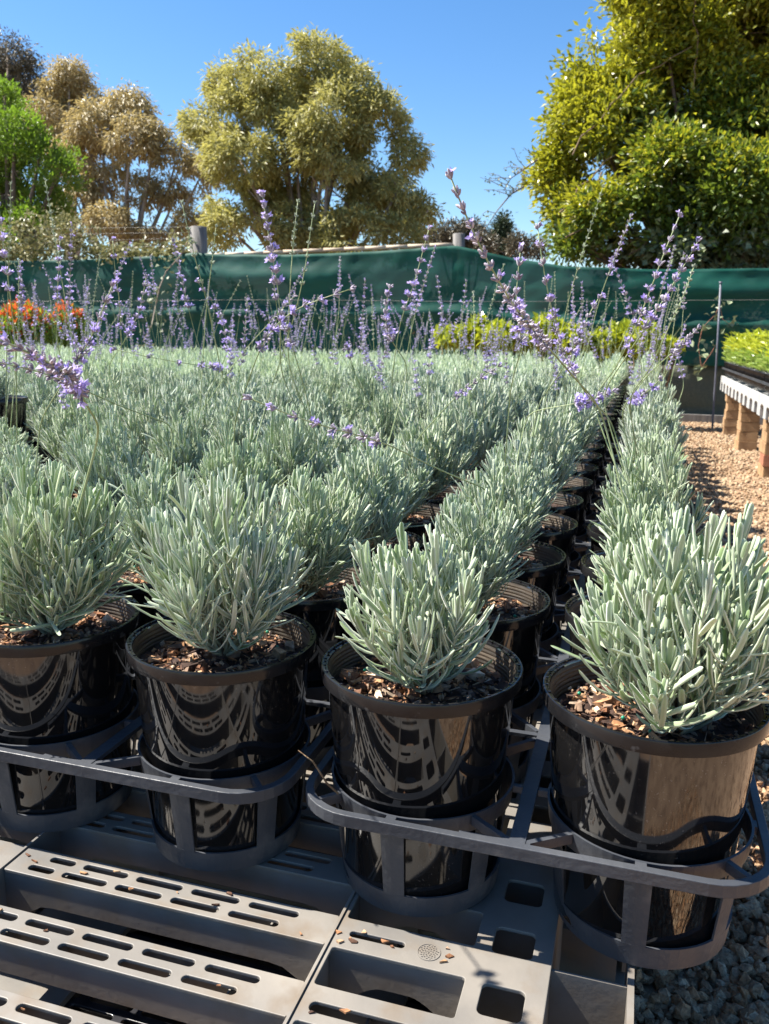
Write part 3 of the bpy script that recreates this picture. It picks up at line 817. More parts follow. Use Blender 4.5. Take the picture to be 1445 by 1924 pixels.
while yy < 8.9:
    tr_ = empty('seedling_tray', (BX - .02, yy, .40), label=['white polystyrene tray of black tubes nearest the camera on the bench', 'white polystyrene tray second from the near end of the bench', 'white tray of tubes resting over the redder brick stack', 'white tray in the middle of the seedling bench', 'white tray just past the middle of the seedling bench', 'white tray above the middle brick stack', 'white polystyrene tray second from the fence', 'white polystyrene tray at the fence end of the bench'][min(ti, 7)], cat='plant tray', group='white trays on the seedling bench')
    link('tray_body', body, tr_); link('rim', crate_me, tr_)
    ti += 1
    ny, nx_ = 9, 4
    for a in range(ny):
        for c in range(nx_):
            e = empty('potted_seedling', (BX - .02 + .042 + c * .083, yy + .045 + a * .064, .560), rz=r.uniform(0, 6.28), label='apple green seedling in a black tube on the white trays', cat='seedling', group='seedlings in black tubes on the bench')
            link('tube', tube_me, e)
            s_ = link('seedling', r.choice(seed_me), e, (0, 0, .11)); s_.scale = (1.3, 1.3, r.uniform(.95, 1.5))
    yy += .61

# ------------------------------------------------------------------ pallets (top at z = ZP)
ZP = .325
SEAM = -.25
def slot(x0, x1, y0, y1): return rrect(x0, x1, y0, y1, min(.0045, (y1 - y0) / 2.01), 4)
def pallet_parts():
    """built in world x,y for the front pallet, z relative to its top"""
    parts = []
    top = MB()
    per, v0 = .0915, .6515
    bands = [(v0 + per * k, v0 + per * k + .0425) for k in range(-3, 9)]
    # long slats left of the seam, three bays
    for bx0, bx1 in ((-.63, SEAM), (-1.01, -.63)):
        for a, b_ in bands:
            holes = []
            for row, (h0, h1) in enumerate(((.0075, .0165), (.026, .035))):
                x = bx0 + .020 + (.006 if row == 0 else .020)
                first = True
                while x < bx1 - .05:
                    Lh = .032 if first else .055
                    if x + Lh > bx1 - .028: Lh = bx1 - .030 - x
                    if Lh < .02: break
                    holes.append(slot(x, x + Lh, a + h0, a + h1)); x += Lh + .0115; first = False
            top.addmesh(plate([rrect(bx0 + .0016, bx1 - .0016, a, b_, .002, 1)] + holes, -.004, 0))
    # gusset corners where slats meet the seams are the deeper skirts
    sk = MB()
    for bx0, bx1 in ((-.63, SEAM), (-1.01, -.63), (SEAM, -.112)):
        for a, b_ in bands:
            n = 26
            for yq, s in ((a + .001, 1), (b_ - .001, -1)):
                xs_ = np.linspace(bx0 + .002, bx1 - .002, n)
                e = np.minimum(xs_ - bx0, bx1 - xs_)
                dep = .032 + .045 * np.clip(1 - e / .055, 0, 1) ** 1.6
                V = []; F = []
                for i in range(n):
                    for q in (0, .0022):
                        V += [(xs_[i], yq + q * s, -.0042), (xs_[i], yq + q * s, -.0042 - dep[i])]
                V = np.array(V)
                for i in range(n - 1):
                    j = i * 4; k = j + 4
                    F += [(j, k, k + 1, j + 1), (j + 2, j + 3, k + 3, k + 2), (j + 1, k + 1, k + 3, j + 3), (j, j + 2, k + 2, k)]
                sk.add(V, np.array(F))
            # little ribs under the slats
            for x in np.arange(bx0 + .06, bx1 - .03, .062):
                sk.box(x, x + .002, a + .0035, b_ - .0035, -.036, -.015)
    # right-hand deck: one plate with openings, slots and the column of square holes
    y0, y1 = v0 - 3 * per, v0 + 8 * per + .0425
    holes = []
    for k, (a, b_) in enumerate(bands):
        if k < len(bands) - 1: holes.append(rrect(SEAM + .006, -.114, b_, bands[k + 1][0], .003, 2))
        if k % 2 == 0: holes.append(rrect(-.238, -.125, a + .012, a + .024, .0055, 4))
        else: holes.append(rrect(-.234, -.178, a + .018, a + .026, .0038, 4))
    for k in range(-3, 10):
        c = .6325 + .0775 * k
        if c - .02 > y0 + .01 and c + .02 < y1 - .01: holes.append(rrect(-.0975, -.0585, c - .0185, c + .0185, .006, 5))
    deck = plate([rrect(SEAM + .0016, -.040, y0, y1, .003, 2)] + holes, -.004, 0)
    top.addmesh(deck)
    parts.append(('deck', top.mesh('deck', M['pallet'], smooth=False)))
    # round moulded mark
    mk = MB(); mk.lathe([(.0115, -.0002), (.0115, .0007), (.0102, .0007), (.0100, .0001), (.0, .0002)], (-.154, .672), n=28)
    for k in range(46):
        a = k * 2.4; rr_ = .0095 * math.sqrt(k / 46)
        mk.box(-.154 + rr_ * math.cos(a) - .0005, -.154 + rr_ * math.cos(a) + .0005, .672 + rr_ * math.sin(a) - .0005, .672 + rr_ * math.sin(a) + .0005, .0002, .0009)
    parts.append(('moulded_mark', mk.mesh('moulded_mark', M['pallet'], smooth=False)))
    # walls running away from the camera
    for x, zt, dz in ((SEAM, .0022, .085), (-.63, .0022, .085), (-1.01, .0022, .085)):
        sk.box(x - .0014, x + .0014, y0, y1, -dz, zt)
    sk.box(-.1138, -.1118, y0 + .002, y1 - .002, -.10, -.0042); sk.box(-.0425, -.0402, y0 + .002, y1 - .002, -.13, -.0042)
    for k in range(-4, 10):
        c = .6325 + .0775 * k + .0385
        if y0 < c < y1: sk.box(-.1115, -.0428, c - .001, c + .001, -.06, -.0044)
    # outer ledge with its thin wall and cross walls
    for a, b_ in ((y0, .762), (.88, 1.33)):
        sk.box(.0285, .0345, a, b_, -.145, -.002)
    for c in (.40, .55, .69, .90, 1.1, 1.28):
        sk.box(-.040, .0283, c, c + .003, -.125, -.005)
    parts.append(('skirt', sk.mesh('skirt', M['pallet'], smooth=False)))
    lo = MB()
    for x0, x1 in ((-1.02, -.90), (-.68, -.56), (-.30, -.20), (-.10, .034)):
        lo.box(x0, x1, y0, y1, -.155, -.147)
        for c in (y0 + .06, (y0 + y1) / 2, y1 - .06):
            lo.box(x0 + .012, x1 - .012, c - .04, c + .04, -.1465, -.09)
    for c in (y0 + .03, (y0 + y1) / 2, y1 - .03): lo.box(-1.0, -.05, c - .03, c + .03, -.1468, -.142)
    parts.append(('runner', lo.mesh('runner', M['pallet'], smooth=False)))
    return parts, y0, y1
pparts, PY0, PY1 = pallet_parts()
PL = PY1 - PY0 + .012
shade_parts = []  # lower pallets coloured near black to stand for the shade beneath
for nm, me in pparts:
    m2 = me.copy(); m2.materials.clear(); m2.materials.append(M['tube']); shade_parts.append((nm, m2))
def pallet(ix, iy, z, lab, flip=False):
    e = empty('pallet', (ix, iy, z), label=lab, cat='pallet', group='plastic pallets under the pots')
    for nm, me in (pparts if z == ZP else shade_parts): link(nm, me, e)
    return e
pallet(0, 0, ZP, 'dusty grey plastic pallet with slotted slats under the front pots')
pallet(.004, -.01, ZP - .158, 'pallet coloured dark for shade, stacked beneath the dusty grey front pallet')
for k in range(1, 7):
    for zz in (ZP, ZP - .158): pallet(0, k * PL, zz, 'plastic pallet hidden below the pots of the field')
for c in range(1, 3):
    for k in range(0, 3):
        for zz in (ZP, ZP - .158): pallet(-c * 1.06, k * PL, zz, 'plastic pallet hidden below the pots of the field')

# ------------------------------------------------------------------ pot carriers
SU, SV, U3, V0 = .232, .242, -.1986, .797
ZR = .566                                    # rim height of the pots
ZT = ZR - .122                               # top of carrier frame
def tray_parts():
    """2 x 3 cells, origin at tray centre, z=0 at pallet top"""
    zt = ZT - ZP; parts = []
    hw, hl = .226, .354
    fr = MB()
    fr.addmesh(plate([rrect(-hw, hw, -hl, hl, .06, 8), rrect(-hw + .0085, hw - .0085, -hl + .0085, hl - .0085, .052, 8)], zt - .013, zt, .0008))
    fr.bar((0, -hl + .009), (0, hl - .009), .015, zt - .006, zt - .0012)
    for y in (-SV / 2, SV / 2): 
        fr.bar((-hw + .009, y), (-.0078, y), .008, zt - .006, zt - .0016); fr.bar((.0078, y), (hw - .009, y), .008, zt - .006, zt - .0016)
    fr.box(-.055, .012, -hl + .0086, -hl + .014, zt - .009, zt - .002)
    cup = MB()
    n = 60
    def R(z): return .0845 + (.0985 - .0845) * z / zt
    th = .0024
    cup.lathe([(R(0) , .001), (R(.024), .0245), (R(.024) - th, .0245), (R(0) - th - .012, .003), (R(0) - th - .012, .001), (R(0), .001)], n=n)
    z0, z1 = zt - .020, zt - .0005
    cup.lathe([(R(z0), z0), (R(z1), z1), (R(z1) - th, z1), (R(z0) - th, z0), (R(z0), z0)], n=n)
    for k in range(6):
        a = rad(-90 - 4 + 60 * k); da = .0115 / .09
        za, zb = .0243, z0 + .0003
        cup.lathe([(R(za) - .0002, za), (R(zb) - .0002, zb), (R(zb) - th + .0002, zb), (R(za) - th + .0002, za)], arcs=(a - da, a + da), n=6)
    cupm = cup.mesh('pot_holder', M['tray'], smooth=False)
    for f in cupm.polygons: f.use_smooth = False
    st = fr
    for cx in (-SU / 2, SU / 2):
        for cy in (-SV, 0, SV):
            for k, a in enumerate((45, 135, 225, 315)):
                a = rad(a); d = np.array([math.cos(a), math.sin(a)])
                p = np.array([cx, cy]) + d * .0978
                q = np.array([cx, cy]) + d * .158
                q0_ = q
                q = np.clip(q, [-hw + .014, -hl + .014], [hw - .014, hl - .014])
                if abs(q0_[0]) > hw - .06 and abs(q0_[1]) > hl - .06: q = np.sign(q0_) * np.array([hw - .0245, hl - .0245])
                if abs(q[0]) < .03: q[0] = math.copysign(.0082, cx) 
                st.bar(p, q, .0055, zt - .012, zt - .0021)
            sgn = -1 if cy < 0 else 1
            if cy: 
                for dx in (-.006,): st.bar((cx + dx, cy + sgn * .0976), (cx + dx, sgn * (hl - .0088)), .010, zt - .009, zt - .0006)
            sx = -1 if cx < 0 else 1
            st.bar((cx + sx * .0976, cy), (sx * (hw - .0088), cy), .012, zt - .009, zt - .0009)
            st.bar((cx - sx * .0976, cy), (cx - sx * (SU / 2 - .0082), cy), .006, zt - .009, zt - .0019)
    parts.append(('frame', st.mesh('frame', M['tray'], smooth=False)))
    return parts, cupm
tparts, cupm = tray_parts()
def carrier(cpair, rtrip, lab):
    cx = U3 + (cpair - 3 + .5) * SU; cy = V0 + (rtrip * 3 + 1) * SV
    cx += .004 if cpair == 3 else 0
    e = empty('pot_carrier', (cx, cy, ZP + .0005), label=lab, cat='plant tray', group='six cell pot carriers')
    for nm, me in tparts: link(nm, me, e)
    for a in (-SU / 2, SU / 2):
        for b_ in (-SV, 0, SV): link('pot_holder', cupm, e, (a, b_, 0))
    return e
carrier(3, 0, 'grey pot carrier at the front right overhanging the pallet edge')
carrier(1, 0, 'grey pot carrier at the front left with a straight front bar')
carrier(-1, 0, 'grey pot carrier cut by the left edge of the photo')
for k in range(1, 9): carrier(3, k, ('grey pot carrier behind the front right one' if k == 1 else 'grey pot carrier glimpsed in the dark gap between the two right rows'))
for k in range(1, 4): carrier(1, k, 'grey pot carrier hidden under the left part of the field')
for k in range(1, 3): carrier(-1, k, 'grey pot carrier hidden under the left part of the field')

# ------------------------------------------------------------------ pot and soil
PH = .235
pb = MB()
zr = PH
pb.lathe([(.003, .004), (.078, .004), (.0808, .0), (.0825, .003), (.0985, zr - .0155), (.1012, zr - .0150), (.1042, zr - .0146), (.1050, zr - .0142), (.1056, zr - .0012), (.1050, zr - .0002),
          (.1030, zr), (.1022, zr - .0003), (.1019, zr - .0020), (.0988, zr - .0024), (.0982, zr - .004)], n=96)
pot_me = pb.mesh('pot', [M['pot'], M['rim'], M['inner']], smooth='angle')
for f in pot_me.polygons:
    c = f.center; rr_ = math.hypot(c.x, c.y)
    if c.z > zr - .0150 and rr_ > .1: f.material_index = 1
ib = MB(); prof = [(.0982, zr - .004)]
z = zr - .006
while z > zr - .075:
    R_ = .0982 - (zr - z) * .068
    prof += [(R_, z), (R_ - .0007, z - .0012), (R_ - .0007, z - .0022), (R_, z - .0034)]
    z -= .0046
prof.append((.001, z - .002))
ib.lathe(prof, n=64)
inner_me = ib.mesh('liner', M['inner'])
# notches on the lip
nb = MB()
for k in range(36):
    a = k * math.pi / 18 + .05
    c, s = math.cos(a), math.sin(a)
    def xf(V, c=c, s=s): return np.stack([V[:, 0] * c - V[:, 1] * s, V[:, 0] * s + V[:, 1] * c, V[:, 2]], -1)
    nb.box(.1002, .1030, -.0008, .0008, zr - .001, zr + .0005, xf=xf)
notch_me = nb.mesh('lip_notch', M['rim'], smooth=False)

def soil_mesh(seed, n=420, hz=0):
    r = np.random.default_rng(seed); mb = MB()
    Rs = .0945; k = 26
    V = [(0, 0, .004)]; 
    for i in range(1, 9):
        for j in range(k):
            a = j * 2 * math.pi / k; rr_ = Rs * i / 8
            V.append((rr_ * math.cos(a), rr_ * math.sin(a), .003 * math.sin(rr_ * 90 + j) + r.normal() * .0015))
    F3 = [(0, 1 + j, 1 + (j + 1) % k) for j in range(k)]
    F4 = [(1 + (i - 1) * k + j, 1 + i * k + j, 1 + i * k + (j + 1) % k, 1 + (i - 1) * k + (j + 1) % k) for i in range(1, 8) for j in range(k)]
    C = np.zeros((len(V), 3)); C[:, 1] = r.uniform(0, .2, len(V))
    mb.add(V, [np.array(F3), np.array(F4)], C)
    for q in range(n):
        rr_ = Rs * math.sqrt(r.uniform()) * .95; a = r.uniform(0, 6.283)
        big = r.uniform() < .18
        L_ = r.uniform(.014, .030) if big else r.uniform(.005, .013)
        w_ = L_ * r.uniform(.25, .75); h_ = min(w_, L_) * r.uniform(.15, .45)
        if r.uniform() < .12: w_ = .0015; h_ = .001; L_ *= 1.6
        if rr_ + L_ * .5 > Rs: rr_ = Rs - L_ * .5
        c = np.array([rr_ * math.cos(a), rr_ * math.sin(a), r.uniform(.0005, .006)])
        # irregular shard: 5-gon top, 5-gon bottom
        nn_ = 5; an = np.sort(r.uniform(0, 6.283, nn_)); rad_ = r.uniform(.7, 1.1, nn_)
        P = np.stack([np.cos(an) * rad_ * L_ / 2, np.sin(an) * rad_ * w_ / 2, r.uniform(.3, 1, nn_) * h_], -1)
        Pb = P * [1.08, 1.08, 0] + [0, 0, -.4 * h_]
        VV = np.concatenate([P, Pb])
        ax = r.normal(size=3); ax[2] *= .6; rot = Matrix.Rotation(r.uniform(-.7, .7), 3, Vector((ax[0], ax[1], 0)).normalized()) @ Matrix.Rotation(r.uniform(0, 6.28), 3, 'Z')
        VV = VV @ np.array(rot).T + c
        col = (0, min(1, max(0, r.beta(1.1, 1.1))), 0)
        mb.add(VV, [np.array([[0, 1, 2, 3, 4]]), np.array([[i, i + 5, (i + 1) % 5 + 5, (i + 1) % 5] for i in range(5)])], col)
    for q in range(4):
        rr_ = Rs * math.sqrt(r.uniform()) * .9; a = r.uniform(0, 6.283)
        bm = bmesh.new(); bmesh.ops.create_icosphere(bm, subdivisions=2, radius=.0021)
        VV = np.array([v.co[:] for v in bm.verts]) + [rr_ * math.cos(a), rr_ * math.sin(a), .008]
        F_ = np.array([[v.index for v in f.verts] for f in bm.faces]); bm.free()
        mb.add(VV, F_, m=1)
    return mb.mesh('potting_mix', [M['chip'], M['pellet']], smooth=False)
soil_near = [soil_mesh(s, 620) for s in (1, 2, 3, 4)]
soil_far = soil_mesh(9, 120)

# ------------------------------------------------------------------ lavender
def leaves(mb, P, D, Sd, L, Wd, bend, tint, lod, m=0):
    """P base, D direction, Sd side vector, bend: curving towards +z"""
    if lod == 0:
        K = 7; cs = np.array([(-1, 0), (-.66, .62), (0, .22), (.66, .62), (1, 0), (.5, -.55), (-.5, -.55)]); stripe = np.array([0, .35, 1, .35, 0, .85, .85]); sv = np.array([0, .1, .3, .55, .8, .95, 1.])
        wv = np.array([.5, .72, .92, 1., .98, .80, .22])
    elif lod == 1:
        K = 5; cs = np.array([(-1, 0), (0, .35), (1, 0), (0, -.45)]); stripe = np.array([0, .9, 0, .9]); sv = np.array([0, .25, .55, .85, 1.]); wv = np.array([.5, .88, 1., .92, .25])
    else:
        K = 3; cs = np.array([(-1, 0), (0, .4), (1, 0)]); stripe = np.array([0, .8, 0]); sv = np.array([0, .55, 1.]); wv = np.array([.6, 1., .3])
    D = D / np.linalg.norm(D, axis=1)[:, None]
    N = len(P); c = len(cs)
    s = sv[None, :, None]
    bv = bend[:, None] * (np.array([0, 0, 1.]) - D * D[:, 2:3])
    cen = P[:, None] + D[:, None] * (L[:, None, None] * s) + bv[:, None] * (L[:, None, None] * s ** 2)
    T = D[:, None] + 2 * bv[:, None] * s; T /= np.linalg.norm(T, axis=2)[..., None]
    Sx = Sd - D * np.sum(Sd * D, 1)[:, None]; Sx /= np.linalg.norm(Sx, axis=1)[:, None] + 1e-9
    Nn = np.cross(Sx[:, None], T)
    w_ = (Wd[:, None] * wv[None])[..., None, None] * .5
    V = cen[:, :, None] + Sx[:, None, None] * cs[None, None, :, 0, None] * w_ + Nn[:, :, None] * cs[None, None, :, 1, None] * w_ * .62
    i = np.arange(K - 1)[:, None] * c; j = np.arange(c if lod < 2 else c - 1)[None]; j2 = (j + 1) % c
    F = np.stack([i + j, i + c + j, i + c + j2, i + j2], -1).reshape(-1, 4)
    F = (F[None] + (np.arange(N) * K * c)[:, None, None]).reshape(-1, 4)
    C = np.zeros((N, K, c, 3)); C[..., 0] = stripe * tint[:, 0][:, None, None]; C[..., 1] = tint[:, 1][:, None, None]
    mb.add(V.reshape(-1, 3), F, C.reshape(-1, 3), m)

def foliage(seed, nsh=34, H=.17, R=.085, LL=.045, LW=.0042, npair=9, lod=0, mat='lav', lean=(0, 0), stubby=0, thmax=80):
    r = np.random.default_rng(seed); mb = MB(); st = MB()
    PP, DD, SS, LLs, WW, BB, TT = [], [], [], [], [], [], []
    for i in range(nsh):
        f = (i + .5) / nsh
        th = rad(thmax) * math.sqrt(f) ** 1.15; ph = i * 2.39996 + r.normal() * .35; th *= r.uniform(.85, 1.12)
        out = np.array([math.cos(ph), math.sin(ph), 0])
        hz = H * (math.cos(th * .93) ** .8) * r.uniform(.74, 1.10) * .80 + .020
        re = R * .80 * math.sin(th) ** .8 * r.uniform(.8, 1.15)
        b0 = out * r.uniform(0, .010) + [0, 0, r.uniform(.002, .03) * (1 - f * .8)]
        e = out * re + [lean[0] * hz, lean[1] * hz, hz]
        m_ = b0 + out * re * .62 + [0, 0, (hz - b0[2]) * .30]
        t = np.linspace(0, 1, 8)[:, None]
        P = (1 - t) ** 2 * b0 + 2 * t * (1 - t) * m_ + t ** 2 * e
        if lod < 2: mb.tube(P, np.linspace(.0017, .0009, 8) * (1 if lod else 1.15), 5 if lod == 0 else 3, m=2, cap=False)
        T = np.gradient(P, axis=0); T /= np.linalg.norm(T, axis=1)[:, None]
        np_ = npair if lod < 2 else max(3, npair // 2)
        for k in range(np_ + 1):
            s = .27 + .73 * (k / np_) ** .8; s = min(s, .999); x = s * 7; a = int(x); g = x - a
            p = P[a] * (1 - g) + P[min(a + 1, 7)] * g; tt = T[a] * (1 - g) + T[min(a + 1, 7)] * g
            ax1 = np.cross(tt, [0, 0, 1.] + out * .01); ax1 /= np.linalg.norm(ax1) + 1e-9; ax2 = np.cross(tt, ax1)
            nl = 2 if k < np_ else (5 if lod < 2 else 3)
            for q in range(nl):
                an = (k % 2) * math.pi / 2 + q * math.pi + r.normal() * .3 if nl == 2 else q * 2 * math.pi / nl + r.normal() * .2
                sd = math.cos(an) * ax1 + math.sin(an) * ax2
                al = rad(60 - 36 * (k / np_) + r.normal() * 10) if nl == 2 else rad(r.uniform(4, 24))
                d = tt * math.cos(al) + sd * math.sin(al)
                if d[2] < -.05: d = d * [1, 1, -.4]
                PP.append(p + r.normal(size=3) * .0006); DD.append(d); SS.append(np.cross(d, sd) + r.normal(size=3) * .15)
                LLs.append(LL * (.62 + .5 * math.sin(math.pi * min(1, k / np_ * .85 + .1))) * r.uniform(.75, 1.15))
                WW.append(LW * r.uniform(.8, 1.2)); BB.append(.60 + r.normal() * .22 - .48 * k / np_)
                TT.append((r.uniform(.35, 1.), r.uniform()))
    PP, DD, SS = map(np.array, (PP, DD, SS)); LLs, WW, BB, TT = map(np.array, (LLs, WW, BB, TT))
    leaves(mb, PP, DD, SS, LLs, WW, BB, TT, lod, 0)
    if lod == 0:                      # main woody stems
        for k in range(5):
            a = k * 1.3 + seed; mb.tube([(0, 0, -.012), (.004 * math.cos(a), .004 * math.sin(a), .012), (.018 * math.cos(a), .018 * math.sin(a), .045)], [.0032, .0026, .0016], 7, m=1)
    return mb.mesh('foliage', [M[mat], M['wood'], M['sagestem']])

fol_hero = {
    (2, 0): foliage(21, nsh=40, H=.205, R=.098, LL=.052, LW=.0045, npair=9),
    (3, 0): foliage(22, nsh=30, H=.175, R=.080, LL=.044, LW=.0048, npair=9, mat='lavbig', lean=(-.12, 0)),
    (4, 0): foliage(23, nsh=42, H=.205, R=.108, LL=.052, LW=.0052, npair=9, mat='lavbig', lean=(.05, .0)),
    (1, 0): foliage(24, nsh=40, H=.205, R=.100, LL=.052, LW=.0045, npair=9),
}
fol_near = [foliage(30 + k, nsh=36, H=.215 + .010 * k, R=.090, LL=.052, LW=.0046, npair=10, lod=0) for k in range(4)]
fol_mid = [foliage(40 + k, nsh=33, H=.225 + .01 * (k % 3), R=.091, LL=.054, LW=.0058, npair=9, lod=1) for k in range(5)]
fol_far = [foliage(50 + k, nsh=30, H=.230, R=.095, LL=.056, LW=.0074, npair=9, lod=2) for k in range(4)]

def vis(c, r_):
    x, y, t = PJ((U3 + (c - 3) * SU, V0 + r_ * SV, ZR + .1))
    return t > 0 and -190 / t ** .5 < x < 1445 + 200 / t ** .5, t
NROW = 28
cells = []
for r_ in range(NROW):
    for c in range(4, -32, -1):
        ok, t = vis(c, r_)
        if ok: cells.append((t, c, r_))
cells.sort()
# the pot at the left edge that stands raised above the field
def pxt(q, z=ZR): return PJ((U3 + (q[1] - 3) * SU, V0 + q[2] * SV, z))
hole = min(cells, key=lambda q: abs(pxt(q)[0] + 12) / 60 + abs(q[0] - 2.35) * 2)
low = {(q[1], q[2]) for q in cells if q[0] < hole[0] - .05 and q[0] > 1.15 and -90 < pxt(q)[0] < 70}
print('cells', len(cells), 'hole', hole, low)

ORD = ['front', 'second', 'third', 'fourth', 'fifth', 'sixth', 'seventh', 'eighth', 'ninth', 'tenth', 'eleventh', 'twelfth']
def plabel(c, r_):
    if (c, r_) == (hole[1], hole[2]): return 'small lavender in a black pot raised above its neighbours at the left edge', None
    if r_ == 0:
        d = {4: 'fullest lavender, thick leaves, glossy black pot at the front right corner', 3: 'small stubby lavender in a glossy black pot, front row centre',
             2: 'bushy lavender with bare woody stem showing, front row left of centre', 1: 'lavender in a black pot cut by the left edge, front row',
             0: 'front row lavender beyond the left edge, only its outer leaves showing'}
        if c in d: return d[c], None
    if c == 4 and r_ < 9: return f'lavender in the right-hand edge column, {ORD[r_]} pot from the front', None
    if c == 3 and r_ < 10: return f'lavender left of the dark gap, {ORD[r_]} pot from the front', None
    if c == 2 and r_ < 5: return f'lavender in the third column from the right, {ORD[r_]} pot from the front', None
    if c == 1 and r_ < 4: return f'lavender in the fourth column from the right, {ORD[r_]} pot from the front', None
    if c == 4: return 'distant lavender in the right-hand edge column beside the gravel path', 'x'
    if r_ < 8: return 'lavender packed among others in the nearer left part of the field', 'x'
    if r_ < 15: return 'lavender packed among others in the middle of the field', 'x'
    return 'small distant lavender packed among others in the back of the field', 'x'

plants = {}
rp = random.Random(77)
NIND = 296
for i, (t, c, r_) in enumerate(cells[:NIND]):
    lab, sh = plabel(c, r_)
    jit = .004 if r_ else .0
    e = empty('potted_lavender', (U3 + (c - 3) * SU + rp.uniform(-jit, jit), V0 + r_ * SV + rp.uniform(-jit, jit), ZR - PH), rz=0, label=lab, cat='potted plant', group='potted lavender in the field')
    plants[(c, r_)] = e
    raised = (c, r_) == (hole[1], hole[2])
    if raised: e.location.z = W(0, 746, t).z - PH
    rz = rp.uniform(0, 6.28)
    p_ = link('pot', pot_me, e); p_.rotation_euler[2] = rz
    link('liner', inner_me, p_)
    if r_ < 3: link('lip_notch', notch_me, p_)
    near = r_ < 4
    s_ = link('potting_mix', soil_near[(c + r_) % 4] if near else soil_far, e, (0, 0, PH - .030)); s_.rotation_euler[2] = rp.uniform(0, 6.28)
    if (c, r_) in fol_hero: me = fol_hero[(c, r_)]
    elif r_ < 4: me = rp.choice(fol_near)
    elif t < 4.2: me = rp.choice(fol_mid)
    else: me = rp.choice(fol_far)
    f_ = link('foliage', me, e, (0, 0, PH - .026))
    if (c, r_) not in fol_hero:
        k = rp.uniform(.84, 1.10) * (.9 if c >= 3 else 1) * (.94 if r_ < 6 else 1); f_.scale = (k, k, k * rp.uniform(.86, 1.08)); f_.rotation_euler = (rp.gauss(0, .07), rp.gauss(0, .07), rp.uniform(0, 6.28))
        if raised: f_.scale = (.75, .75, .55)
        if (c, r_) in low: f_.scale.z *= .66
if (4, 0) in plants:
    plants[(4, 0)].children[-1]
    for ch in plants[(4, 0)].children:
        if ch.name.startswith('foliage'): ch.location = (.022, -.022, PH - .03)
    for ch in plants[(3, 0)].children:
        if ch.name.startswith('foliage'): ch.location = (.006, -.012, PH - .03)
hz = plants[(hole[1], hole[2])].location.z - ZP
e = empty('upturned_pot', (plants[(hole[1], hole[2])].location.x, plants[(hole[1], hole[2])].location.y, ZP), label='upturned black pot propping up the raised lavender at the left edge', cat='pot')
mb = MB(); mb.lathe([(.001, hz - .001), (.078, hz - .001), (.082, hz - .004), (.100, .016), (.105, .014), (.105, .001), (.1, .001)], n=40)
link('pot', mb.mesh('pot', M['pot'], smooth='angle'), e)
# the rest of the field, smallest in the photo, as one mass
if cells[NIND:]:
    mb = MB(); src = []
    for me in fol_far[:2]:
        V = np.array([v.co[:] for v in me.vertices]); by = {}
        mi = {}
        for p in me.polygons: by.setdefault(len(p.vertices), []).append(list(p.vertices))
        C = np.zeros(len(V) * 4); me.color_attributes['tint'].data.foreach_get('color', C)
        src.append((V, [np.array(f) for f in by.values()], C.reshape(-1, 4)[:, :3]))
    for (t, c, r_) in cells[NIND:]:
        V, F_, C = rp.choice(src); a = rp.uniform(0, 6.28); k = rp.uniform(.92, 1.1)
        Rm = np.array(Matrix.Rotation(a, 3, 'Z')) * k
        mb.add(V @ Rm.T + [U3 + (c - 3) * SU, V0 + r_ * SV, ZR - .026], F_, C)
    link('lavender_field', mb.mesh('lavender_field', [M['lav'], M['wood'], M['sagestem']]), label='far edge of the lavender field where single plants merge into one silvery band', cat='lavender', kind='stuff')

# ------------------------------------------------------------------ flower spikes
def calyxes(mb, P, D, L, Wd, tint, lod, m):
    """little ribbed barrels"""
    r_n = 6 if lod == 0 else 4
    sv, wv = ((0, .25, .6, .9, 1), (.35, .9, 1, .8, .35)) if lod == 0 else ((0, .5, 1), (.4, 1, .45))
    K = len(sv); N = len(P)
    D = D / np.linalg.norm(D, axis=1)[:, None]
    A = np.cross(D, [.13, .31, .94]); A /= np.linalg.norm(A, axis=1)[:, None]; B = np.cross(D, A)
    th = np.arange(r_n) * 2 * np.pi / r_n
    ring = np.cos(th)[None, None, :, None] * A[:, None, None] + np.sin(th)[None, None, :, None] * B[:, None, None]
    V = (P[:, None] + D[:, None] * L[:, None, None] * np.array(sv)[None, :, None])[:, :, None] + ring * (Wd[:, None] * np.array(wv)[None])[..., None, None] * .5
    i = np.arange(K - 1)[:, None] * r_n; j = np.arange(r_n)[None]; j2 = (j + 1) % r_n
    F = np.stack([i + j, i + j2, i + r_n + j2, i + r_n + j], -1).reshape(-1, 4)
    F = (F[None] + (np.arange(N) * K * r_n)[:, None, None]).reshape(-1, 4)
    C = np.zeros((N, K, r_n, 3)); C[..., 1] = tint[:, None, None]
    mb.add(V.reshape(-1, 3), F, C.reshape(-1, 3), m)

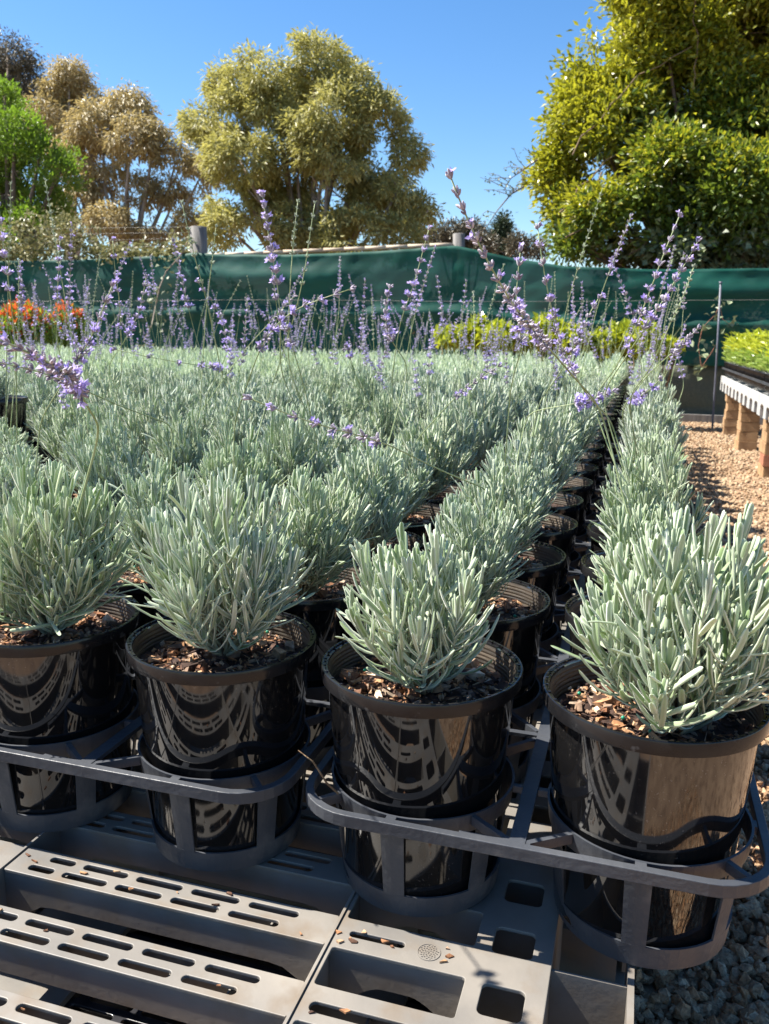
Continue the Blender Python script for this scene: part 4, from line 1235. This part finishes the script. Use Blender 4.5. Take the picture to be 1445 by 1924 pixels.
def spike(path, s0, seed, lod=0, r0=.0011, whorls=11, cal=.0065, openf=.3, green=False, gap=1.0, first=None):
    """path: stem points root -> tip; the flower head occupies the last (1-s0) of its length.
    returns stem mesh and head mesh"""
    r = np.random.default_rng(seed)
    if lod == 0: cal *= .88; openf *= .75
    P = np.array(path, float)
    # resample smoothly
    d = np.r_[0, np.cumsum(np.linalg.norm(np.diff(P, axis=0), axis=1))]; L = d[-1]
    tt = np.linspace(0, L, 40)
    Q = np.stack([np.interp(tt, d, P[:, k]) for k in range(3)], -1)
    for _ in range(6): Q[1:-1] = (Q[:-2] + 2 * Q[1:-1] + Q[2:]) / 4
    st = MB(); st.tube(Q, np.linspace(r0 * 1.15, r0 * .55, 40), 6 if lod == 0 else 4)
    hd = MB()
    T = np.gradient(Q, axis=0); T /= np.linalg.norm(T, axis=1)[:, None]
    def at(s):
        x = min(s, .9999) * 39; a = int(x); g = x - a
        return Q[a] * (1 - g) + Q[a + 1] * g, T[a]
    ws = [s0 + (1 - s0) * .99 * (k / (whorls - 1)) ** (1 / gap) for k in range(whorls)]
    if first: ws = list(first) + ws
    CP, CD, CL, CW, CT = [], [], [], [], []
    KP, KD, KL, KW, KT = [], [], [], [], []
    for wi, s in enumerate(ws):
        p, t = at(s)
        A = np.cross(t, [.2, .1, .97] if abs(t[2]) < .9 else [1, 0, 0]); A /= np.linalg.norm(A); B = np.cross(t, A)
        frac = max(0, (s - s0) / (1 - s0))
        n = int(round((12 if lod == 0 else 7) * (1 - .35 * frac)))
        if s < s0: n = 5
        for q in range(n):
            an = q * 6.283 / n + wi * .7 + r.normal() * .2
            o = math.cos(an) * A + math.sin(an) * B
            al = rad(r.uniform(30, 68) - 22 * frac); dd = t * math.cos(al) + o * math.sin(al)
            l = cal * r.uniform(.8, 1.25) * (1 - .25 * frac) * (1.15 if lod == 0 else 1)
            base = p + o * r0 * .6 + t * r.normal() * .0012
            CP.append(base); CD.append(dd); CL.append(l); CW.append(l * .36); CT.append(r.uniform())
            if r.uniform() < openf * (1 - .5 * frac) * (0 if green else 1):
                e = base + dd * l * .85
                CPn = 5 if lod == 0 else 3
                for z in range(CPn):
                    az = z * 6.283 / CPn + r.uniform(0, 1); o2 = np.cross(dd, t); o2 /= np.linalg.norm(o2) + 1e-9; o3 = np.cross(dd, o2)
                    KP.append(e); KD.append(dd * r.uniform(.5, 1.1) + (math.cos(az) * o2 + math.sin(az) * o3) * .8)
                    KL.append(l * r.uniform(.6, .95)); KW.append(l * .45); KT.append(r.uniform())
    calyxes(hd, np.array(CP), np.array(CD), np.array(CL), np.array(CW), np.array(CT), lod, 0)
    if KP:
        T3 = np.zeros((len(KP), 3)); T3[:, 1] = KT
        leaf_cloud(np.array(KP), np.array(KD), r.normal(size=(len(KP), 3)), np.array(KL), np.array(KW), T3, hd, 1, fold=.1)
    return st.mesh('flower_stem', M['gstem']), hd.mesh('flower_spike', [M['calyx_green' if green else 'calyx'], M['corolla']], smooth=lod == 0)

NSP = [0]
def plant_for(p, rows=None):
    best = min(plants, key=lambda k: (plants[k].location.x - p.x) ** 2 + (plants[k].location.y - p.y) ** 2)
    return plants[best]
def hero_spike(px, s0, seed, **k):
    """px: (x,y,depth) from the lower visible stem to the tip; rooted in the nearest plant"""
    pts = [W(*q) for q in px]
    e = plant_for(pts[0])
    root = Vector((e.location.x, e.location.y, ZR + .02))
    a = pts[0]
    if (a - root).length > .04:
        mid = root * .5 + a * .5 + Vector((0, 0, -.01 if a.z > ZR + .1 else 0)); pts = [root, mid] + pts
    d = [0.]
    for i in range(1, len(pts)): d.append(d[-1] + (pts[i] - pts[i - 1]).length)
    head = (pts[-1] - pts[-2]).length if s0 is None else 0
    vis_ = sum((pts[i] - pts[i - 1]).length for i in range(len(pts) - len(px) + 1, len(pts)))
    sh = 1 - (1 - s0) * vis_ / d[-1]
    st, hd = spike([p - e.location for p in pts], sh, seed, **k)
    so_ = link('flower_stem', st, e); link('flower_spike', hd, so_)
# s0 = share of the listed path that is bare stem
hero_spike([(1130, 765, 1.05), (1075, 705, .92), (1015, 635, .80), (965, 578, .70), (930, 520, .68), (890, 445, .66), (862, 385, .65), (845, 328, .64)], .50, 1, whorls=20, cal=.0072, openf=.16, r0=.0012)
hero_spike([(190, 805, .92), (165, 765, .80), (140, 718, .70), (112, 690, .62), (60, 662, .60), (-20, 630, .58)], .50, 2, whorls=17, cal=.0085, openf=.20, r0=.0015)
hero_spike([(330, 800, 1.3), (230, 765, 1.1), (118, 715, .95), (50, 688, .88), (-20, 680, .84)], .72, 3, whorls=8, cal=.0085, openf=.05)
hero_spike([(75, 790, 1.25), (118, 720, 1.1), (150, 668, 1.02), (172, 640, .99), (188, 590, .97), (212, 535, .96)], .56, 4, whorls=9, cal=.0085, openf=.4, first=(.70,))
hero_spike([(930, 925, 1.15), (830, 885, 1.0), (720, 830, .88), (615, 803, .80), (540, 780, .78), (468, 748, .77)], .66, 5, whorls=8, cal=.0075, openf=.15, gap=1.0)
hero_spike([(990, 775, 1.35), (1040, 765, 1.3), (1092, 757, 1.27), (1120, 748, 1.26), (1152, 735, 1.25)], .62, 6, whorls=6, cal=.0095, openf=.6)
hero_spike([(1180, 760, 1.6), (1200, 745, 1.45), (1222, 735, 1.4), (1240, 712, 1.38)], .45, 7, whorls=6, cal=.0095, openf=.6)
hero_spike([(780, 830, 1.6), (850, 752, 1.45), (885, 722, 1.4), (937, 688, 1.38)], .64, 8, whorls=7, cal=.0075, openf=.15)
hero_spike([(1110, 750, 1.3), (1160, 690, 1.2), (1200, 600, 1.13), (1222, 548, 1.12), (1245, 480, 1.1), (1277, 405, 1.1)], .54, 9, whorls=10, cal=.0072, openf=.4, first=(.68,))
hero_spike([(1128, 742, 1.25), (1170, 680, 1.18), (1215, 612, 1.12), (1248, 562, 1.1), (1285, 500, 1.1), (1312, 452, 1.1)], .52, 10, whorls=10, cal=.0075, openf=.35, first=(.66,))
hero_spike([(1180, 745, 1.35), (1225, 690, 1.25), (1262, 600, 1.2), (1290, 548, 1.2), (1304, 500, 1.2)], .68, 11, whorls=9, cal=.005, green=True)
hero_spike([(1150, 790, 1.3), (1100, 740, 1.15), (1045, 640, 1.0), (1040, 590, .98), (1020, 510, .97), (1010, 425, .97)], .50, 12, whorls=12, cal=.0075, openf=.35)
hero_spike([(1165, 770, 1.4), (1225, 695, 1.3), (1282, 648, 1.25), (1312, 616, 1.25)], .74, 13, whorls=7, cal=.007, openf=.08)
hero_spike([(525, 700, 1.3), (528, 600, 1.22), (520, 520, 1.2), (505, 450, 1.2), (494, 368, 1.2)], .55, 14, whorls=9, cal=.0085, openf=.5, first=(.66,), gap=1.0)
hero_spike([(540, 690, 1.3), (542, 610, 1.25), (546, 520, 1.22), (552, 440, 1.22), (560, 378, 1.22)], .70, 15, whorls=8, cal=.0045, green=True, gap=1.)
hero_spike([(500, 760, 1.5), (555, 590, 1.35), (575, 500, 1.32), (582, 440, 1.32), (592, 380, 1.32)], .66, 16, whorls=7, cal=.0050, green=True, gap=1.)
hero_spike([(440, 790, 1.3), (490, 650, 1.15), (525, 600, 1.1), (560, 575, 1.08), (610, 560, 1.07), (662, 542, 1.07)], .50, 17, whorls=9, cal=.0085, openf=.5, gap=1.)
hero_spike([(600, 850, 1.5), (570, 720, 1.3), (540, 620, 1.2), (530, 590, 1.2), (510, 470, 1.2)][:4] + [(520, 560, 1.2)], .80, 18, whorls=4, cal=.009, openf=.1)
hero_spike([(735, 720, 1.6), (752, 600, 1.5), (775, 545, 1.47), (790, 490, 1.46), (806, 430, 1.46)], .52, 19, whorls=8, cal=.0085, openf=.5, gap=1.1)
hero_spike([(420, 720, 1.6), (390, 570, 1.45), (365, 480, 1.4), (350, 420, 1.4), (342, 380, 1.4)], .62, 20, whorls=7, cal=.0055, green=True, gap=1.)
hero_spike([(230, 700, 1.7), (225, 560, 1.5), (214, 500, 1.48), (212, 450, 1.47)], .45, 21, whorls=7, cal=.0065, openf=.3, gap=1.)
hero_spike([(106, 640, 1.7), (108, 560, 1.6), (110, 500, 1.6), (113, 450, 1.6)], .50, 22, whorls=7, cal=.0075, openf=.45, gap=1.)
hero_spike([(30, 650, 1.4), (15, 520, 1.3), (4, 450, 1.3), (-2, 385, 1.3)], .45, 23, whorls=6, cal=.0085, openf=.6, gap=1.)
hero_spike([(42, 620, 2.0), (40, 560, 1.9), (38, 495, 1.9)], .42, 24, whorls=9, cal=.0085, openf=.5, gap=1.)
hero_spike([(420, 690, 2.2), (216, 666, 1.35)][:1] + [(400, 690, 1.5), (330, 680, 1.42), (270, 672, 1.4), (212, 655, 1.4)], .40, 25, whorls=10, cal=.0085, openf=.4, gap=1.)
hero_spike([(700, 770, 1.7), (660, 690, 1.6), (655, 640, 1.6), (662, 600, 1.6)][:3] + [(648, 655, 1.58)], .7, 26, whorls=4, cal=.008, openf=.4)
hero_spike([(1010, 760, 1.5), (1060, 690, 1.4), (1085, 640, 1.35), (1060, 600, 1.35), (1075, 560, 1.35)][:3] + [(1100, 600, 1.34), (1125, 560, 1.34)], .6, 27, whorls=7, cal=.008, openf=.5)
hero_spike([(770, 690, 1.4), (728, 630, 1.3), (720, 590, 1.3), (732, 540, 1.3)], .5, 28, whorls=8, cal=.0085, openf=.4)
hero_spike([(960, 720, 1.2), (985, 640, 1.1), (968, 600, 1.08), (970, 540, 1.07), (978, 470, 1.07)], .45, 29, whorls=8, cal=.0085, openf=.4, gap=1.)
hero_spike([(200, 690, 1.9), (360, 560, 1.8), (270, 530, 1.8)][:1] + [(235, 640, 1.8), (262, 590, 1.75), (275, 520, 1.75)], .5, 30, whorls=9, cal=.0085, openf=.5)
hero_spike([(380, 760, 1.9), (430, 660, 1.8), (360, 580, 1.7), (355, 520, 1.7)][:2] + [(415, 590, 1.75), (352, 470, 1.72)][:1] + [(372, 530, 1.72)], .5, 31, whorls=9, cal=.0085, openf=.5)

# shared spikes for the rest of the field
proto_sp = []
for k in range(14):
    r = np.random.default_rng(500 + k)
    H_ = r.uniform(.34, .62) if k < 11 else r.uniform(.5, .62); lean = r.uniform(.0, .30); cv = r.normal() * .05
    path = [(0, 0, 0), (lean * .15 * H_, cv * .5, H_ * .35), (lean * .5 * H_, cv, H_ * .7), (lean * H_, cv * .6, H_)]
    hl_ = r.uniform(.10, .17) if k % 4 else r.uniform(.06, .09)
    proto_sp.append(spike(path, 1 - hl_ / H_, 600 + k, lod=1, r0=.0011, whorls=int(hl_ * 85), cal=.0088 if k < 11 else .0065, openf=.40 if k % 3 else .2, green=k >= 11, gap=1.05))
rs = random.Random(5)
cand = [(c, r_) for (t, c, r_) in cells[:NIND] if t > 1.7]
nsp = 0
for key in cand:
    e = plants[key]; x, y, t = PJ(e.location)
    dens = .75 if x < 1150 else .9
    if t > 4.5: dens *= 1.3
    if rs.random() > dens: continue
    for q in range(rs.choice((1, 1, 2, 3))):
        st, hd = rs.choice(proto_sp)
        so_ = link('flower_stem', st, e, (rs.uniform(-.02, .02), rs.uniform(-.02, .02), PH - .01))
        so_.rotation_euler = (rs.gauss(0, .16), rs.gauss(0, .16), rs.uniform(0, 6.28)); k = rs.uniform(.75, 1.1); so_.scale = (k,) * 3
        link('flower_spike', hd, so_); nsp += 1
print('spikes', nsp)

# plant label standing in the field, twig caught on the carrier
lp = W(455, 790, 2.35)
e = empty('plant_label', (lp.x, lp.y, lp.z - .12), label='blank white plastic plant label poking out of the foliage left of centre', cat='plant label')
me = plate([rrect(-.013, .013, 0, .125, .003, 3)], -.0005, .0005, .0002)
V = [(v.co.x, v.co.z, v.co.y) for v in me.vertices]
for i, v in enumerate(me.vertices): v.co = V[i]
me.materials.clear(); me.materials.append(M['label']); link('label_blade', me, e); e.rotation_euler = (rad(-12), rad(6), rad(14))
tw = MB()
P = [Vector((-.262, .716, .447)), Vector((-.27, .705, .463)), Vector((-.283, .700, .487)), Vector((-.296, .694, .50))]
o0 = P[0].copy(); tw.tube([p - o0 for p in P], [.0012, .0011, .0008, .0004], 5)
tg = link('twig', tw.mesh('twig', M['wood']), None, o0, label='thin dry twig caught on the carrier beside the second front pot', cat='twig')

# dark undergrowth standing behind the cloth
rg = random.Random(3)
for k in range(12):
    x = -14 + k * 1.95 + rg.uniform(-.3, .3)
    kind = ['tall', 'rounded', 'low'][k % 3]
    shrub('undergrowth_bush', f'{kind} dark green bush half seen through the shade cloth behind the fence', (x, 11.3 + rg.uniform(-.3, .4), 0), rg.uniform(.8, 1.1), rg.uniform(1.2, 1.7), [M['euc_dark']], 300 + k, n=700, L=.08, Wd=.04, z0=.1,
          group='dark bushes behind the shade cloth')

# bark crumbs spilled on the pallet slats
r = np.random.default_rng(12); mb = MB()
for q in range(46):
    k = r.integers(-3, 1); x = r.uniform(-.62, -.12); y = .6515 + .0915 * k + r.uniform(.004, .038); L_ = r.uniform(.002, .006)
    an = np.sort(r.uniform(0, 6.283, 5)); P = np.stack([np.cos(an) * L_, np.sin(an) * L_ * .5, r.uniform(.0008, .0022, 5)], -1)
    VV = np.concatenate([P, P * [1.05, 1.05, 0]]) + [x, y, ZP + .0003]
    mb.add(VV, [np.array([[0, 1, 2, 3, 4]]), np.array([[i, i + 5, (i + 1) % 5 + 5, (i + 1) % 5] for i in range(5)])], (0, r.uniform(.1, .8), 0))
link('spilled_mulch', mb.mesh('spilled_mulch', M['chip'], smooth=False), label='crumbs of bark mulch spilled on the front pallet slats', cat='mulch', kind='stuff')
